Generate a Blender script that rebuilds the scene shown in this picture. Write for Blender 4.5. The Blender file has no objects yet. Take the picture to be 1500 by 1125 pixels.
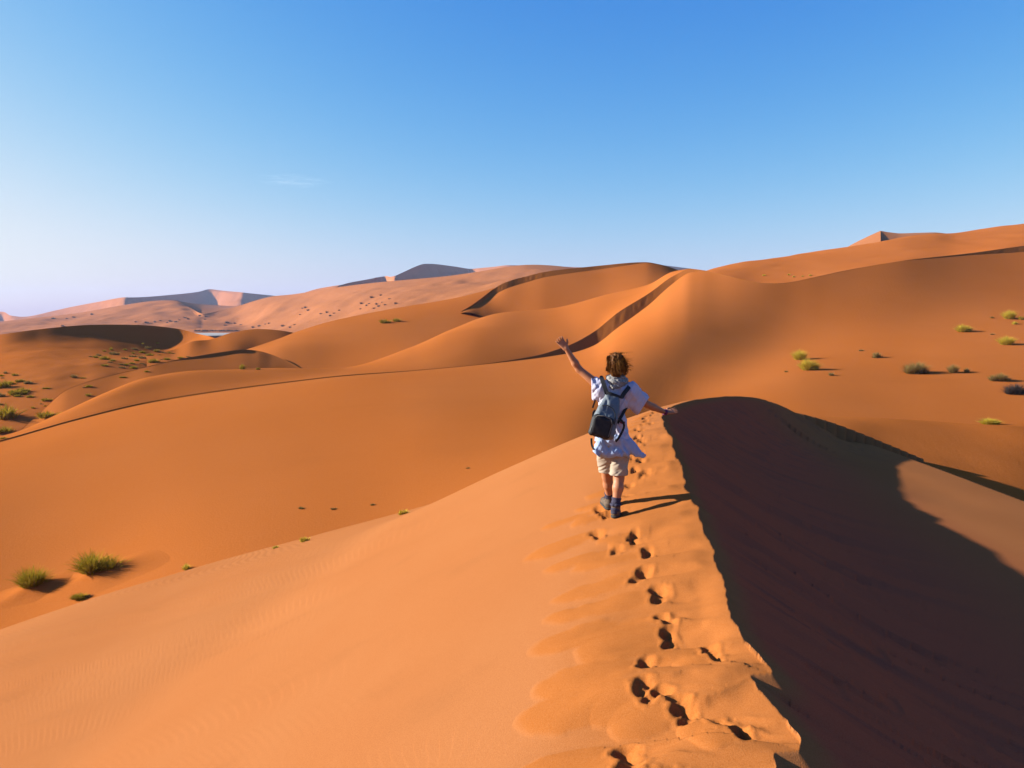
import bpy, bmesh, math, random
import numpy as np
from mathutils import Vector, Matrix

scene = bpy.context.scene
COL = scene.collection
R = math.radians

# ------------------------------------------------------------------ camera
FPX = 1100.0                      # focal length in photo pixels (photo 1500 x 1125)
PITCH = math.atan((562.5 - 455.0) / FPX)   # horizon sits at row 455
cam_data = bpy.data.cameras.new("camera")
cam_data.sensor_width = 36.0
cam_data.lens = 36.0 * FPX / 1500.0
cam_data.clip_start = 0.05
cam_data.clip_end = 40000.0
cam = bpy.data.objects.new("camera", cam_data)
COL.objects.link(cam)
cam.location = (0, 0, 0)          # the eye is the origin of the place
cam.rotation_euler = (math.pi / 2 - PITCH, 0, 0)
scene.camera = cam

# ------------------------------------------------------------------ sky + sun
SUN_EL = R(19.0)
SUN_AZ = R(5.5)                   # sun stands to the left, a little beyond the camera's side
sun_dir = Vector((-math.cos(SUN_EL) * math.cos(SUN_AZ), math.cos(SUN_EL) * math.sin(SUN_AZ), math.sin(SUN_EL)))
world = bpy.data.worlds.new("World")
scene.world = world
world.use_nodes = True
wn = world.node_tree.nodes
wl = world.node_tree.links
wn.clear()
w_out = wn.new("ShaderNodeOutputWorld")
w_bg = wn.new("ShaderNodeBackground")
w_sky = wn.new("ShaderNodeTexSky")
w_sky.sky_type = 'NISHITA'
w_sky.sun_disc = False
w_sky.sun_elevation = SUN_EL
w_sky.sun_rotation = math.atan2(sun_dir.x, sun_dir.y)
w_sky.altitude = 0.0
w_sky.air_density = 1.0
w_sky.dust_density = 1.0
w_sky.ozone_density = 1.0
# one colour response for the whole sky, as the camera's: deeper blue away from the sun, milky towards it
w_sep = wn.new("ShaderNodeSeparateColor"); w_com = wn.new("ShaderNodeCombineColor")
wl.new(w_sky.outputs[0], w_sep.inputs[0])
for ch, (k, e, c, cap) in enumerate([(0.085, 2.3, 9.0, 0.84), (0.136, 1.45, 2.05, 1.0), (0.212, 0.75, 1.85, 1.02)]):
    prev = w_sep.outputs[ch]                      # cap * (1 - exp(-c x^e / cap)): a soft shoulder instead of clipping
    for op, val in (('MULTIPLY', k), ('POWER', e), ('MULTIPLY', -c / cap), ('EXPONENT', None), ('MULTIPLY', -1.0), ('ADD', 1.0), ('MULTIPLY', cap * 3.3)):
        n = wn.new("ShaderNodeMath"); n.operation = op
        if val is not None: n.inputs[1].default_value = val
        wl.new(prev, n.inputs[0]); prev = n.outputs[0]
    wl.new(prev, w_com.inputs[ch])
w_bg.inputs['Strength'].default_value = 0.1
wl.new(w_com.outputs[0], w_bg.inputs['Color'])
wl.new(w_bg.outputs[0], w_out.inputs['Surface'])

sun_data = bpy.data.lights.new("sun", 'SUN')
sun_data.energy = 5.0
sun_data.angle = R(0.53)
sun_data.color = (1.0, 0.98, 0.90)
sun = bpy.data.objects.new("sun", sun_data)
COL.objects.link(sun)
sun.rotation_euler = (-sun_dir).to_track_quat('-Z', 'Y').to_euler()
sun.location = sun_dir * 100

scene.view_settings.view_transform = 'Standard'
scene.view_settings.look = 'None'
scene.view_settings.exposure = 1.6
scene.view_settings.gamma = 1.0
scene.view_settings.use_curve_mapping = False
scene.cycles.max_bounces = 6
scene.cycles.diffuse_bounces = 4
scene.cycles.volume_bounces = 0
scene.cycles.use_denoising = True

# ------------------------------------------------------------------ pixel <-> place
CP, SP = math.cos(PITCH), math.sin(PITCH)
def at(u, v, d):
    """point of the place that stands d metres ahead (world y) and shows at photo pixel (u, v)"""
    u = np.asarray(u, float); v = np.asarray(v, float); d = np.asarray(d, float)
    a = (u - 750.0) / FPX
    b = (562.5 - v) / FPX
    yc = CP + b * SP
    zc = -SP + b * CP
    return np.stack([a / yc * d, d + 0 * a, zc / yc * d], -1)

def ray(u, v):
    p = at(u, v, 1.0)
    return p / np.linalg.norm(p)

def project(p):
    p = np.asarray(p, float)
    x, y, z = p[..., 0], p[..., 1], p[..., 2]
    f = y * CP - z * SP
    up = y * SP + z * CP
    return np.stack([750 + FPX * x / f, 562.5 - FPX * up / f], -1)

# ------------------------------------------------------------------ small maths
def akima(x, y, xi):
    x = np.asarray(x, float); y = np.asarray(y, float)
    n = len(x)
    if n == 2:
        return y[0] + (y[1] - y[0]) * (xi - x[0]) / (x[1] - x[0])
    m = np.diff(y) / np.diff(x)
    mm = np.concatenate([[3 * m[0] - 2 * m[1], 2 * m[0] - m[1]], m, [2 * m[-1] - m[-2], 3 * m[-1] - 2 * m[-2]]])
    dm = np.abs(np.diff(mm)); pm = np.abs(mm[1:] + mm[:-1]) / 2
    w1 = dm[2:] + pm[2:]; w2 = dm[:-2] + pm[:-2]
    ww = w1 + w2
    t = np.where(ww > 1e-12, (w1 * mm[1:-2] + w2 * mm[2:-1]) / np.maximum(ww, 1e-12), 0.5 * (mm[1:-2] + mm[2:-1]))
    k = np.clip(np.searchsorted(x, xi) - 1, 0, n - 2)
    h = x[k + 1] - x[k]; s = (xi - x[k]) / h
    s = np.clip(s, -0.5, 1.5)
    return (y[k] * (1 + 2 * s) * (1 - s) ** 2 + t[k] * h * s * (1 - s) ** 2
            + y[k + 1] * s * s * (3 - 2 * s) + t[k + 1] * h * s * s * (s - 1))

def natural(xk, Y, xi):
    """natural cubic spline over axis 0 of Y (rows), evaluated at xi"""
    n = len(xk)
    if n == 2:
        s = ((xi - xk[0]) / (xk[1] - xk[0]))[:, None, None]
        return Y[0] * (1 - s) + Y[1] * s
    h = np.diff(xk)
    A = np.zeros((n, n)); A[0, 0] = A[-1, -1] = 1
    B = np.zeros_like(Y)
    for i in range(1, n - 1):
        A[i, i - 1] = h[i - 1]; A[i, i] = 2 * (h[i - 1] + h[i]); A[i, i + 1] = h[i]
        B[i] = 6 * ((Y[i + 1] - Y[i]) / h[i] - (Y[i] - Y[i - 1]) / h[i - 1])
    M = np.tensordot(np.linalg.inv(A), B, 1)
    k = np.clip(np.searchsorted(xk, xi) - 1, 0, n - 2)
    hh = h[k][:, None, None]; e = (xi - xk[k])[:, None, None]; g = (xk[k + 1] - xi)[:, None, None]
    return (M[k] * g ** 3 + M[k + 1] * e ** 3) / (6 * hh) + (Y[k] / hh - M[k] * hh / 6) * g + (Y[k + 1] / hh - M[k + 1] * hh / 6) * e

def _hash(ix, iy, seed):
    h = (ix.astype(np.int64) * 374761393 + iy.astype(np.int64) * 668265263 + seed * 974711) & 0xFFFFFFFF
    h = ((h ^ (h >> 13)) * 1274126177) & 0xFFFFFFFF
    return ((h ^ (h >> 16)) & 0xFFFF) / 65535.0

def noise(x, y, seed=0):
    """smooth value noise, -1..1"""
    ix = np.floor(x); iy = np.floor(y)
    fx = x - ix; fy = y - iy
    fx = fx * fx * fx * (fx * (fx * 6 - 15) + 10); fy = fy * fy * fy * (fy * (fy * 6 - 15) + 10)
    a = _hash(ix, iy, seed); b = _hash(ix + 1, iy, seed); c = _hash(ix, iy + 1, seed); d = _hash(ix + 1, iy + 1, seed)
    return (a * (1 - fx) + b * fx) * (1 - fy) * 2 + (c * (1 - fx) + d * fx) * fy * 2 - 1

def sstep(a, b, x):
    t = np.clip((x - a) / (b - a), 0, 1)
    return t * t * (3 - 2 * t)

# ------------------------------------------------------------------ object helpers
def props(o, label=None, category=None, group=None, kind=None):
    if label: o["label"] = label
    if category: o["category"] = category
    if group: o["group"] = group
    if kind: o["kind"] = kind
    return o

def link(name, me, mat=None, parent=None):
    o = bpy.data.objects.new(name, me)
    COL.objects.link(o)
    if mat is not None and me is not None and len(me.materials) == 0:
        me.materials.append(mat)
    if parent is not None:
        o.parent = parent
    return o

def mesh_np(name, V, F, smooth=True):
    """V (n,3), F (m,4) or (m,3) arrays"""
    me = bpy.data.meshes.new(name)
    V = np.ascontiguousarray(V, np.float32); F = np.ascontiguousarray(F, np.int32)
    k = F.shape[1]
    me.vertices.add(len(V)); me.vertices.foreach_set("co", V.ravel())
    me.loops.add(F.size); me.loops.foreach_set("vertex_index", F.ravel())
    me.polygons.add(len(F))
    me.polygons.foreach_set("loop_start", np.arange(0, F.size, k, dtype=np.int32))
    me.polygons.foreach_set("loop_total", np.full(len(F), k, np.int32))
    me.update(calc_edges=True)
    if smooth:
        me.polygons.foreach_set("use_smooth", np.ones(len(F), bool))
    return me

def grid_faces(nr, nc):
    i = np.arange((nr - 1) * (nc - 1)); r = i // (nc - 1); c = i % (nc - 1)
    a = r * nc + c
    return np.stack([a, a + 1, a + nc + 1, a + nc], 1)

def empty(name, loc, rz=0.0):
    o = bpy.data.objects.new(name, None)
    COL.objects.link(o)
    o.location = loc; o.rotation_euler = (0, 0, rz)
    o.empty_display_size = 0.2
    return o
# ------------------------------------------------------------------ materials
def nodes_mat(name):
    m = bpy.data.materials.new(name); m.use_nodes = True
    nt = m.node_tree; nt.nodes.clear()
    out = nt.nodes.new("ShaderNodeOutputMaterial")
    b = nt.nodes.new("ShaderNodeBsdfPrincipled")
    nt.links.new(b.outputs[0], out.inputs['Surface'])
    return m, nt, b

def mixrgb(nt, fac, a, b, blend='MIX'):
    n = nt.nodes.new("ShaderNodeMix"); n.data_type = 'RGBA'; n.blend_type = blend
    if isinstance(fac, (int, float)): n.inputs[0].default_value = fac
    else: nt.links.new(fac, n.inputs[0])
    for s, v in ((6, a), (7, b)):
        if isinstance(v, tuple): n.inputs[s].default_value = (*v, 1) if len(v) == 3 else v
        else: nt.links.new(v, n.inputs[s])
    return n.outputs[2]

def ramp(nt, src, p0, p1, c0=0.0, c1=1.0):
    n = nt.nodes.new("ShaderNodeMapRange"); n.interpolation_type = 'SMOOTHSTEP'
    nt.links.new(src, n.inputs[0])
    n.inputs[1].default_value = p0; n.inputs[2].default_value = p1
    n.inputs[3].default_value = c0; n.inputs[4].default_value = c1
    return n.outputs[0]

def tex_noise(nt, coord, scale, detail=3.0, rough=0.55, scl=None):
    mp = nt.nodes.new("ShaderNodeMapping")
    nt.links.new(coord, mp.inputs[0])
    if scl: mp.inputs['Scale'].default_value = scl
    n = nt.nodes.new("ShaderNodeTexNoise"); n.inputs['Scale'].default_value = scale
    n.inputs['Detail'].default_value = detail; n.inputs['Roughness'].default_value = rough
    nt.links.new(mp.outputs[0], n.inputs['Vector'])
    return n.outputs[0]

def sand_material(name, base, pale, patch_scale, grain_scale, bump_dist, ripple=None, streak=None, disturbed=None, grain_amt=0.10):
    """wind blown sand: broad tone patches, grain, optional wind ripples"""
    m, nt, b = nodes_mat(name)
    geo = nt.nodes.new("ShaderNodeNewGeometry")
    pos = geo.outputs['Position']
    n1 = tex_noise(nt, pos, patch_scale, 4, 0.6, (1.0, 0.55, 1.6))
    col = mixrgb(nt, ramp(nt, n1, 0.30, 0.72), base, pale)
    n3 = tex_noise(nt, pos, patch_scale * 3.0, 5, 0.62, (0.22, 1.0, 2.5))          # long wind-sorted streaks of darker grain
    col = mixrgb(nt, ramp(nt, n3, 0.52, 0.78, 0.0, 0.20), col, tuple(c * 0.62 for c in base))
    if disturbed:
        at_ = nt.nodes.new("ShaderNodeAttribute"); at_.attribute_name = "disturbed"
        col = mixrgb(nt, at_.outputs['Fac'], col, disturbed)
        at2 = nt.nodes.new("ShaderNodeAttribute"); at2.attribute_name = "shade_tint"
        col = mixrgb(nt, at2.outputs['Fac'], col, (0.37, 0.065, 0.027))  # maroon of the slip face's shade, painted into the sand colour
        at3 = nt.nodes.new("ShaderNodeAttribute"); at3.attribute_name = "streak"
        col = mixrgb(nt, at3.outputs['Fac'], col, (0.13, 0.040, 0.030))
    g = tex_noise(nt, pos, grain_scale, 2, 0.7)
    col = mixrgb(nt, ramp(nt, g, 0.25, 0.75, 0.0, 1.0), mixrgb(nt, grain_amt, col, (0.09, 0.026, 0.007)), mixrgb(nt, grain_amt, col, (0.48, 0.25, 0.11)))
    nt.links.new(col, b.inputs['Base Color'])
    b.inputs['Roughness'].default_value = 0.9
    b.inputs['Specular IOR Level'].default_value = 0.0
    bmp = nt.nodes.new("ShaderNodeBump"); bmp.inputs['Strength'].default_value = 0.55
    bmp.inputs['Distance'].default_value = bump_dist
    hsrc = g
    if ripple:
        sc, amp, ang = ripple
        mp = nt.nodes.new("ShaderNodeMapping"); nt.links.new(pos, mp.inputs[0])
        mp.inputs['Rotation'].default_value = (0, 0, ang)
        wv = nt.nodes.new("ShaderNodeTexWave"); wv.wave_type = 'BANDS'; wv.bands_direction = 'X'; wv.wave_profile = 'SIN'
        wv.inputs['Scale'].default_value = sc; wv.inputs['Distortion'].default_value = 5.0
        wv.inputs['Detail'].default_value = 2.0; wv.inputs['Detail Scale'].default_value = 0.35
        nt.links.new(mp.outputs[0], wv.inputs['Vector'])
        msk = tex_noise(nt, pos, sc * 0.045, 2, 0.5)
        mul = nt.nodes.new("ShaderNodeMath"); mul.operation = 'MULTIPLY'
        nt.links.new(wv.outputs['Fac'], mul.inputs[0]); nt.links.new(ramp(nt, msk, 0.35, 0.7, 0.2 * amp, amp), mul.inputs[1])
        add = nt.nodes.new("ShaderNodeMath"); add.operation = 'ADD'
        nt.links.new(g, add.inputs[0]); nt.links.new(mul.outputs[0], add.inputs[1])
        hsrc = add.outputs[0]
    nt.links.new(hsrc, bmp.inputs['Height'])
    nt.links.new(bmp.outputs[0], b.inputs['Normal'])
    return m

def plain_material(name, base, var=None, scale=40.0, rough=0.8, bump=0.0, spec=0.3, amt=0.5):
    m, nt, b = nodes_mat(name)
    geo = nt.nodes.new("ShaderNodeTexCoord")
    n1 = tex_noise(nt, geo.outputs['Object'], scale, 4, 0.6)
    col = mixrgb(nt, ramp(nt, n1, 0.3, 0.7, 0.0, amt * 2 if amt < 0.5 else 1.0), base, var or tuple(c * 0.75 for c in base))
    nt.links.new(col, b.inputs['Base Color'])
    b.inputs['Roughness'].default_value = rough
    b.inputs['Specular IOR Level'].default_value = spec
    if bump:
        bm_ = nt.nodes.new("ShaderNodeBump"); bm_.inputs['Strength'].default_value = 0.6; bm_.inputs['Distance'].default_value = bump
        nt.links.new(n1, bm_.inputs['Height']); nt.links.new(bm_.outputs[0], b.inputs['Normal'])
    return m

SAND = (0.264, 0.084, 0.0235)
SAND_PALE = (0.278, 0.094, 0.0285)
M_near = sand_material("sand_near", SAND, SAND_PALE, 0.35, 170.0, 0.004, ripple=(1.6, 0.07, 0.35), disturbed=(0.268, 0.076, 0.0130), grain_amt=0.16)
M_mid = sand_material("sand_mid", (0.292, 0.078, 0.0135), (0.306, 0.087, 0.0185), 0.05, 9.0, 0.02, ripple=(0.5, 0.25, 0.3), grain_amt=0.05)
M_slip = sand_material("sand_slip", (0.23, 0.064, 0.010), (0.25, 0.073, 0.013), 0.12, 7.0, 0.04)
M_far = sand_material("sand_far", (0.25, 0.082, 0.025), (0.28, 0.096, 0.033), 0.006, 0.35, 0.4)
M_pan = plain_material("white_clay", (0.28, 0.26, 0.23), (0.22, 0.19, 0.16), 0.02)

def leafy(name, c1, c2, c3):
    m, nt, b = nodes_mat(name)
    tc = nt.nodes.new("ShaderNodeNewGeometry")
    n1 = tex_noise(nt, tc.outputs['Position'], 3.0, 3, 0.6)
    n2 = tex_noise(nt, tc.outputs['Position'], 17.0, 2, 0.6)
    col = mixrgb(nt, ramp(nt, n1, 0.35, 0.65), c1, c2)
    col = mixrgb(nt, ramp(nt, n2, 0.5, 0.7), col, c3)
    nt.links.new(col, b.inputs['Base Color'])
    b.inputs['Roughness'].default_value = 0.85; b.inputs['Specular IOR Level'].default_value = 0.0
    tr = nt.nodes.new("ShaderNodeBsdfTranslucent"); nt.links.new(col, tr.inputs['Color'])
    mx = nt.nodes.new("ShaderNodeMixShader"); mx.inputs[0].default_value = 0.3
    nt.links.new(b.outputs[0], mx.inputs[1]); nt.links.new(tr.outputs[0], mx.inputs[2])
    out = [n for n in nt.nodes if n.type == 'OUTPUT_MATERIAL'][0]; nt.links.new(mx.outputs[0], out.inputs['Surface'])
    return m
M_green = leafy("bush_green", (0.19, 0.150, 0.012), (0.32, 0.215, 0.018), (0.38, 0.235, 0.03))
M_yellow = leafy("bush_yellow", (0.44, 0.32, 0.03), (0.52, 0.37, 0.05), (0.32, 0.24, 0.03))
M_dry = leafy("bush_dry", (0.22, 0.14, 0.04), (0.27, 0.17, 0.06), (0.18, 0.13, 0.03))
M_grey = leafy("bush_dead", (0.055, 0.040, 0.035), (0.08, 0.06, 0.05), (0.035, 0.028, 0.025))
M_twig = plain_material("twig", (0.07, 0.045, 0.025), (0.04, 0.025, 0.015), 30.0)
M_skin = plain_material("skin", (0.33, 0.135, 0.062), (0.28, 0.105, 0.048), 14.0, 0.55, spec=0.25)
M_hair = plain_material("hair", (0.050, 0.018, 0.005), (0.12, 0.045, 0.010), 26.0, 0.6, spec=0.08)
M_hair2 = plain_material("hair_light", (0.19, 0.075, 0.012), (0.07, 0.025, 0.006), 30.0, 0.6, spec=0.05)
M_shirt = plain_material("white_cotton", (0.40, 0.39, 0.47), (0.36, 0.355, 0.45), 9.0, 0.9, bump=0.003, spec=0.05)
M_shorts = plain_material("beige_cotton", (0.285, 0.225, 0.17), (0.25, 0.195, 0.145), 18.0, 0.9, bump=0.002, spec=0.05)
M_sock = plain_material("blue_grey_knit", (0.045, 0.042, 0.062), (0.030, 0.028, 0.045), 90.0, 0.95, bump=0.002, spec=0.05)
M_boot = plain_material("tan_suede", (0.12, 0.082, 0.055), (0.06, 0.043, 0.032), 25.0, 0.85, spec=0.1)
M_sole = plain_material("dark_rubber", (0.022, 0.020, 0.018), (0.035, 0.03, 0.027), 40.0, 0.8)
M_scarf = plain_material("scarf_weave", (0.28, 0.265, 0.25), (0.10, 0.095, 0.095), 55.0, 0.95, bump=0.004, spec=0.05)
M_pack = plain_material("grey_nylon", (0.105, 0.12, 0.13), (0.08, 0.095, 0.108), 12.0, 0.55, bump=0.003, spec=0.3)
M_black = plain_material("black_nylon", (0.010, 0.010, 0.011), (0.018, 0.017, 0.017), 30.0, 0.7, spec=0.25)
M_trim = plain_material("zip_trim", (0.10, 0.095, 0.085), (0.07, 0.065, 0.06), 60.0, 0.6)
M_red = plain_material("red_cloth", (0.16, 0.010, 0.020), (0.11, 0.008, 0.015), 20.0, 0.8)
M_magenta = plain_material("magenta_band", (0.12, 0.008, 0.06), (0.09, 0.006, 0.045), 20.0, 0.6)
M_tail_shade = plain_material("shade_blue_cotton", (0.25, 0.31, 0.45), (0.21, 0.27, 0.42), 9.0, 0.9, bump=0.003, spec=0.05)  # white shirt cloth with sky-blue shade put into its base colour
M_scrub = plain_material("far_scrub", (0.10, 0.055, 0.035), (0.07, 0.04, 0.028), 3.0)
# ------------------------------------------------------------------ foreground dune (height field round its crest)
_edge = [(1131,1150),(1131,1125),(1134,1107),(1174,1105),(1165,1078),(1132,1037),(1104,1004),(1101,986),(1134,983),(1096,937),(1076,906),
         (1066,880),(1061,852),(1047,837),(1041,803),(1030,780),(1026,760),(1015,727),(1004,713),(999,690),(990,665),(984,640),(972,624),(969,611)]
_zt = [(610,-2.03),(640,-1.98),(715,-1.92),(780,-1.90),(870,-1.87),(985,-1.83),(1125,-1.79),(1150,-1.785)]
_cr = []
for u, v in _edge:
    z = np.interp(v, [a for a, b in _zt], [b for a, b in _zt])
    q = at(u, v, 1.0); d = z / q[2]
    if _cr and d <= _cr[-1][1] + 0.015: d = _cr[-1][1] + 0.015
    _cr.append((q[0] * d, d, z))
_crest = [(0.55, -14.0, -1.6), (0.8, -4.0, -1.70), (0.98, 1.2, -1.76)] + _cr
_tail = np.array([_cr[-1]] + [tuple(at(u, v, z / at(u, v, 1.0)[2])) for u, v, z in
          [(979,599,-2.05),(1000,590,-2.10),(1035,583,-2.20),(1080,580,-2.34),(1112,583,-2.48),(1135,590,-2.64),(1165,604,-3.02)]])
_tt = np.linspace(0, len(_tail) - 1, 90)
_tail_s = np.stack([akima(np.arange(len(_tail)), _tail[:, k], _tt) for k in range(3)], 1)
_tail_s[:, 1] = np.maximum.accumulate(_tail_s[:, 1] + np.arange(90) * 1e-4)
_poly = np.array(_crest)
def resample(P, step):
    seg = np.linalg.norm(np.diff(P, axis=0), axis=1); s = np.concatenate([[0], np.cumsum(seg)])
    n = max(2, int(s[-1] / step)); t = np.linspace(0, s[-1], n)
    return np.stack([np.interp(t, s, P[:, k]) for k in range(3)], 1)
MAIN = np.vstack([resample(_poly[:3], 0.10)[:-1], resample(_poly[2:], 0.02)[:-1], resample(_tail_s, 0.06)])
# wind-nibbled lip
_ny = MAIN[:, 1]
_amp = np.clip(_ny - 1.0, 0, 1) * np.clip((17 - _ny) / 4, 0, 1)
MAIN[:, 0] += _amp * (0.022 * noise(_ny * 3.1, _ny * 0, 3) + 0.012 * noise(_ny * 9.0, _ny * 0, 4) + 0.006 * noise(_ny * 23.0, _ny * 0, 5))
MAIN[:, 2] += _amp * (0.012 * noise(_ny * 1.7, _ny * 0, 6) + 0.006 * noise(_ny * 6.0, _ny * 0, 7))
_tailmask = _ny > 13
MAIN[:, 2] += 0.008 * noise(MAIN[:, 0] * 2.3, MAIN[:, 1] * 2.3, 8) * _tailmask
def smooth_line(S, width):
    seg = np.linalg.norm(np.diff(S, axis=0), axis=1); s = np.concatenate([[0], np.cumsum(seg)])
    t = np.linspace(0, s[-1], int(s[-1] / 0.05)); Q = np.stack([np.interp(t, s, S[:, k]) for k in range(3)], 1)
    n = int(width / 0.05); ker = np.hanning(2 * n + 3)[1:-1]; ker /= ker.sum()
    pad = lambda a: np.concatenate([a[0] - (a[1:n + 1] - a[0])[::-1], a, a[-1] - (a[-n - 1:-1] - a[-1])[::-1]])
    return np.stack([np.convolve(pad(Q[:, k]), ker, 'valid') for k in range(3)], 1)
SOFT = smooth_line(MAIN, 1.3)
S_ARC = np.concatenate([[0], np.cumsum(np.linalg.norm(np.diff(MAIN, axis=0), axis=1))])

def slope_integral(knots):
    d = np.linspace(0, 60, 3001)
    s = np.interp(d, [k[0] for k in knots], [k[1] for k in knots])
    c = np.concatenate([[0], np.cumsum((s[1:] + s[:-1]) / 2 * (d[1] - d[0]))])
    return lambda q: np.interp(q, d, c)
f_left = slope_integral([(0, 0.20), (0.5, 0.25), (1.3, 0.36), (2.5, 0.41), (5.4, 0.42), (6.3, 0.29), (9, 0.265), (12, 0.26), (15, 0.36), (18, 0.55), (60, 0.6)])
f_slip = slope_integral([(0, 0.62), (1.1, 0.60), (2.2, 0.34), (3.4, 0.14), (5.0, 0.115), (9, 0.10), (60, 0.10)])
f_horn = slope_integral([(0, 0.45), (0.3, 0.62), (1.2, 0.60), (2.0, 0.25), (4, 0.12), (60, 0.1)])

COARSE = SOFT[::4]
def nearest(P, S, chunk=40000):
    """index of the nearest sample of S (plan) and the distance, coarse then fine"""
    step = 8
    C = S[::step]
    idx = np.empty(len(P), int)
    for a in range(0, len(P), chunk):
        p = P[a:a + chunk]
        d2 = (p[:, 0:1] - C[:, 0]) ** 2 + (p[:, 1:2] - C[:, 1]) ** 2
        k = d2.argmin(1) * step
        best = np.full(len(p), 1e18); bi = k.copy()
        for o in range(-step, step + 1):
            j = np.clip(k + o, 0, len(S) - 1)
            q = (p[:, 0] - S[j, 0]) ** 2 + (p[:, 1] - S[j, 1]) ** 2
            m = q < best; best[m] = q[m]; bi[m] = j[m]
        idx[a:a + chunk] = bi
    # distance to the two neighbouring segments
    d = np.full(len(P), 1e9); zc = np.zeros(len(P)); sc = np.zeros(len(P))
    for o in (-1, 0):
        i0 = np.clip(idx + o, 0, len(S) - 2)
        A = S[i0]; B = S[i0 + 1]
        ab = B[:, :2] - A[:, :2]; ap = P[:, :2] - A[:, :2]
        t = np.clip((ap * ab).sum(1) / np.maximum((ab * ab).sum(1), 1e-12), 0, 1)
        q = np.hypot(*(ap - ab * t[:, None]).T)
        m = q < d
        d[m] = q[m]; zc[m] = (A[:, 2] + (B[:, 2] - A[:, 2]) * t)[m]; sc[m] = (i0 + t)[m]
    return d, zc, sc

def env(P, f, S, chunk=30000):
    out = np.empty(len(P))
    for a in range(0, len(P), chunk):
        p = P[a:a + chunk]
        d = np.sqrt((p[:, 0:1] - S[:, 0]) ** 2 + (p[:, 1:2] - S[:, 1]) ** 2)
        out[a:a + chunk] = (S[:, 2] - f(d)).max(1)
    return out

def h_inner(P):
    return env(P, f_slip, COARSE)

# the horn: the far lip of the bowl, found by following sight lines down on to the bowl floor
def march(u, v, hf, d0, d1, n=700):
    d = np.linspace(d0, d1, n); P = at(np.full(n, u), np.full(n, v), d)
    g = P[:, 2] - hf(P)
    k = np.argmax(g < 0)
    if g[k] >= 0: k = n - 1
    return P[k]
_h = [tuple(MAIN[-1])]
for u, v in [(1195,622),(1235,642),(1300,665),(1400,699),(1500,735),(1620,785)]:
    p = march(u, v, h_inner, 9, 24); _h.append(tuple(p))
_h.append((_h[-1][0] + 1.5, 6.0, _h[-1][2] - 0.4)); _h.append((_h[-1][0] + 2.5, -14.0, _h[-1][2] - 0.8))
_h = np.array(_h)
for i in range(1, len(_h)):
    _h[i, 1] = min(_h[i, 1], _h[i - 1, 1] - 0.15); _h[i, 0] = max(_h[i, 0], _h[i - 1, 0] + 0.05)
_hs = np.linspace(0, len(_h) - 1, 160)
HORN = np.stack([akima(np.arange(len(_h)), _h[:, k], _hs) for k in range(3)], 1)
HORN[:, 2] = h_inner(HORN)
HORN[0] = MAIN[-1]

def near_base(P):
    """height, distance to the crest, arc coordinate, inner flag"""
    x, y = P[:, 0], P[:, 1]
    d, zc, s = nearest(P, MAIN)
    cx = np.interp(y, MAIN[:, 1], MAIN[:, 0])
    hx = np.interp(y, HORN[::-1, 1], HORN[::-1, 0])
    inner = (x > cx) & (x < hx) & (y < MAIN[-1, 1])
    right = (x >= hx) & (y < MAIN[-1, 1])
    h = np.empty(len(P))
    if inner.any():
        p = P[inner]; w = sstep(0.15, 0.9, d[inner]); h[inner] = (zc[inner] - f_slip(d[inner])) * (1 - w) + env(p, f_slip, COARSE) * w
    o = ~inner
    if o.any():
        p = P[o]
        ds, zs, ss = nearest(p, SOFT)
        yn = np.interp(ss, np.arange(len(SOFT)), SOFT[:, 1])
        kk = 1 + 0.62 * np.clip((p[:, 1] - yn) / np.maximum(ds, 0.5), 0, 1)   # steeper round the end of the crest
        w = sstep(0.15, 0.9, d[o])
        a = (zc[o] - f_left(d[o])) * (1 - w) + (zs - f_left(ds) * kk) * w
        a = np.where(right[o], -99.0, a)
        dh, zh, sh = nearest(p, HORN)
        b = np.where(p[:, 0] > 6.5, zh - f_horn(dh), -99.0)
        h[o] = np.maximum(a, b)
    return h, d, s, inner

# ---- footprints: (photo column, row, size, lobe length in m, lobe half width)
PRINTS = [(875,784,1.0,.62,.15),(929,783,.8,.30,.10),(930,791,.8,.2,.10),(903,806,.8,.55,.14),(950,809,1.05,.55,.13),(940,843,1.1,.60,.15),
          (966,868,1.1,.70,.15),(974,902,.85,.75,.16),(984,927,.8,.5,.15),(1038,946,.75,.30,.10),(1046,957,.65,.2,.1),
          (944,972,.75,.55,.16),(956,1008,.95,.62,.19),(945,1022,.7,.3,.15),(1001,1030,.7,.35,.12),(1000,1046,.75,.30,.12),(1072,1066,.8,.2,.10),(1090,1078,.65,.2,.1),
          (922,1114,.95,.45,.20),
          (878,748,.95,.55,.12),(884,755,.8,.3,.1),(892,753,.9,.15,.08),
          (921,711,.95,.45,.12),(918,727,.8,.5,.12),(930,688,1.0,.35,.10),(944,693,1.0,.4,.10),(925,674,.9,.3,.1),(938,675,.9,.3,.1),(940,665,.9,.3,.1),
          (934,652,.9,.3,.1),(932,641,.9,.35,.1),(940,644,.9,.3,.1),(933,630,.9,.35,.1),(940,631,.9,.3,.1),(941,622,.9,.35,.1),(945,617,.9,.3,.1),(953,620,.9,.3,.1),(944,613,.9,.3,.1),(951,609,.9,.3,.1),(958,604,.9,.3,.1),
          (890,1180,1.2,.5,.2),(1010,1165,1.2,.4,.18),(960,1230,1.2,.4,.18)]
_hb = lambda P: near_base(np.asarray(P))[0]
rng = np.random.default_rng(11)
FP = []
for (u, v, sz, L, W) in PRINTS:
    p = march(u, v, _hb, 1.2, 19, 1500)
    FP.append((p[0], p[1], sz, L, W, rng.normal(0, 0.25), rng.uniform(0.9, 1.2)))

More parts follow.
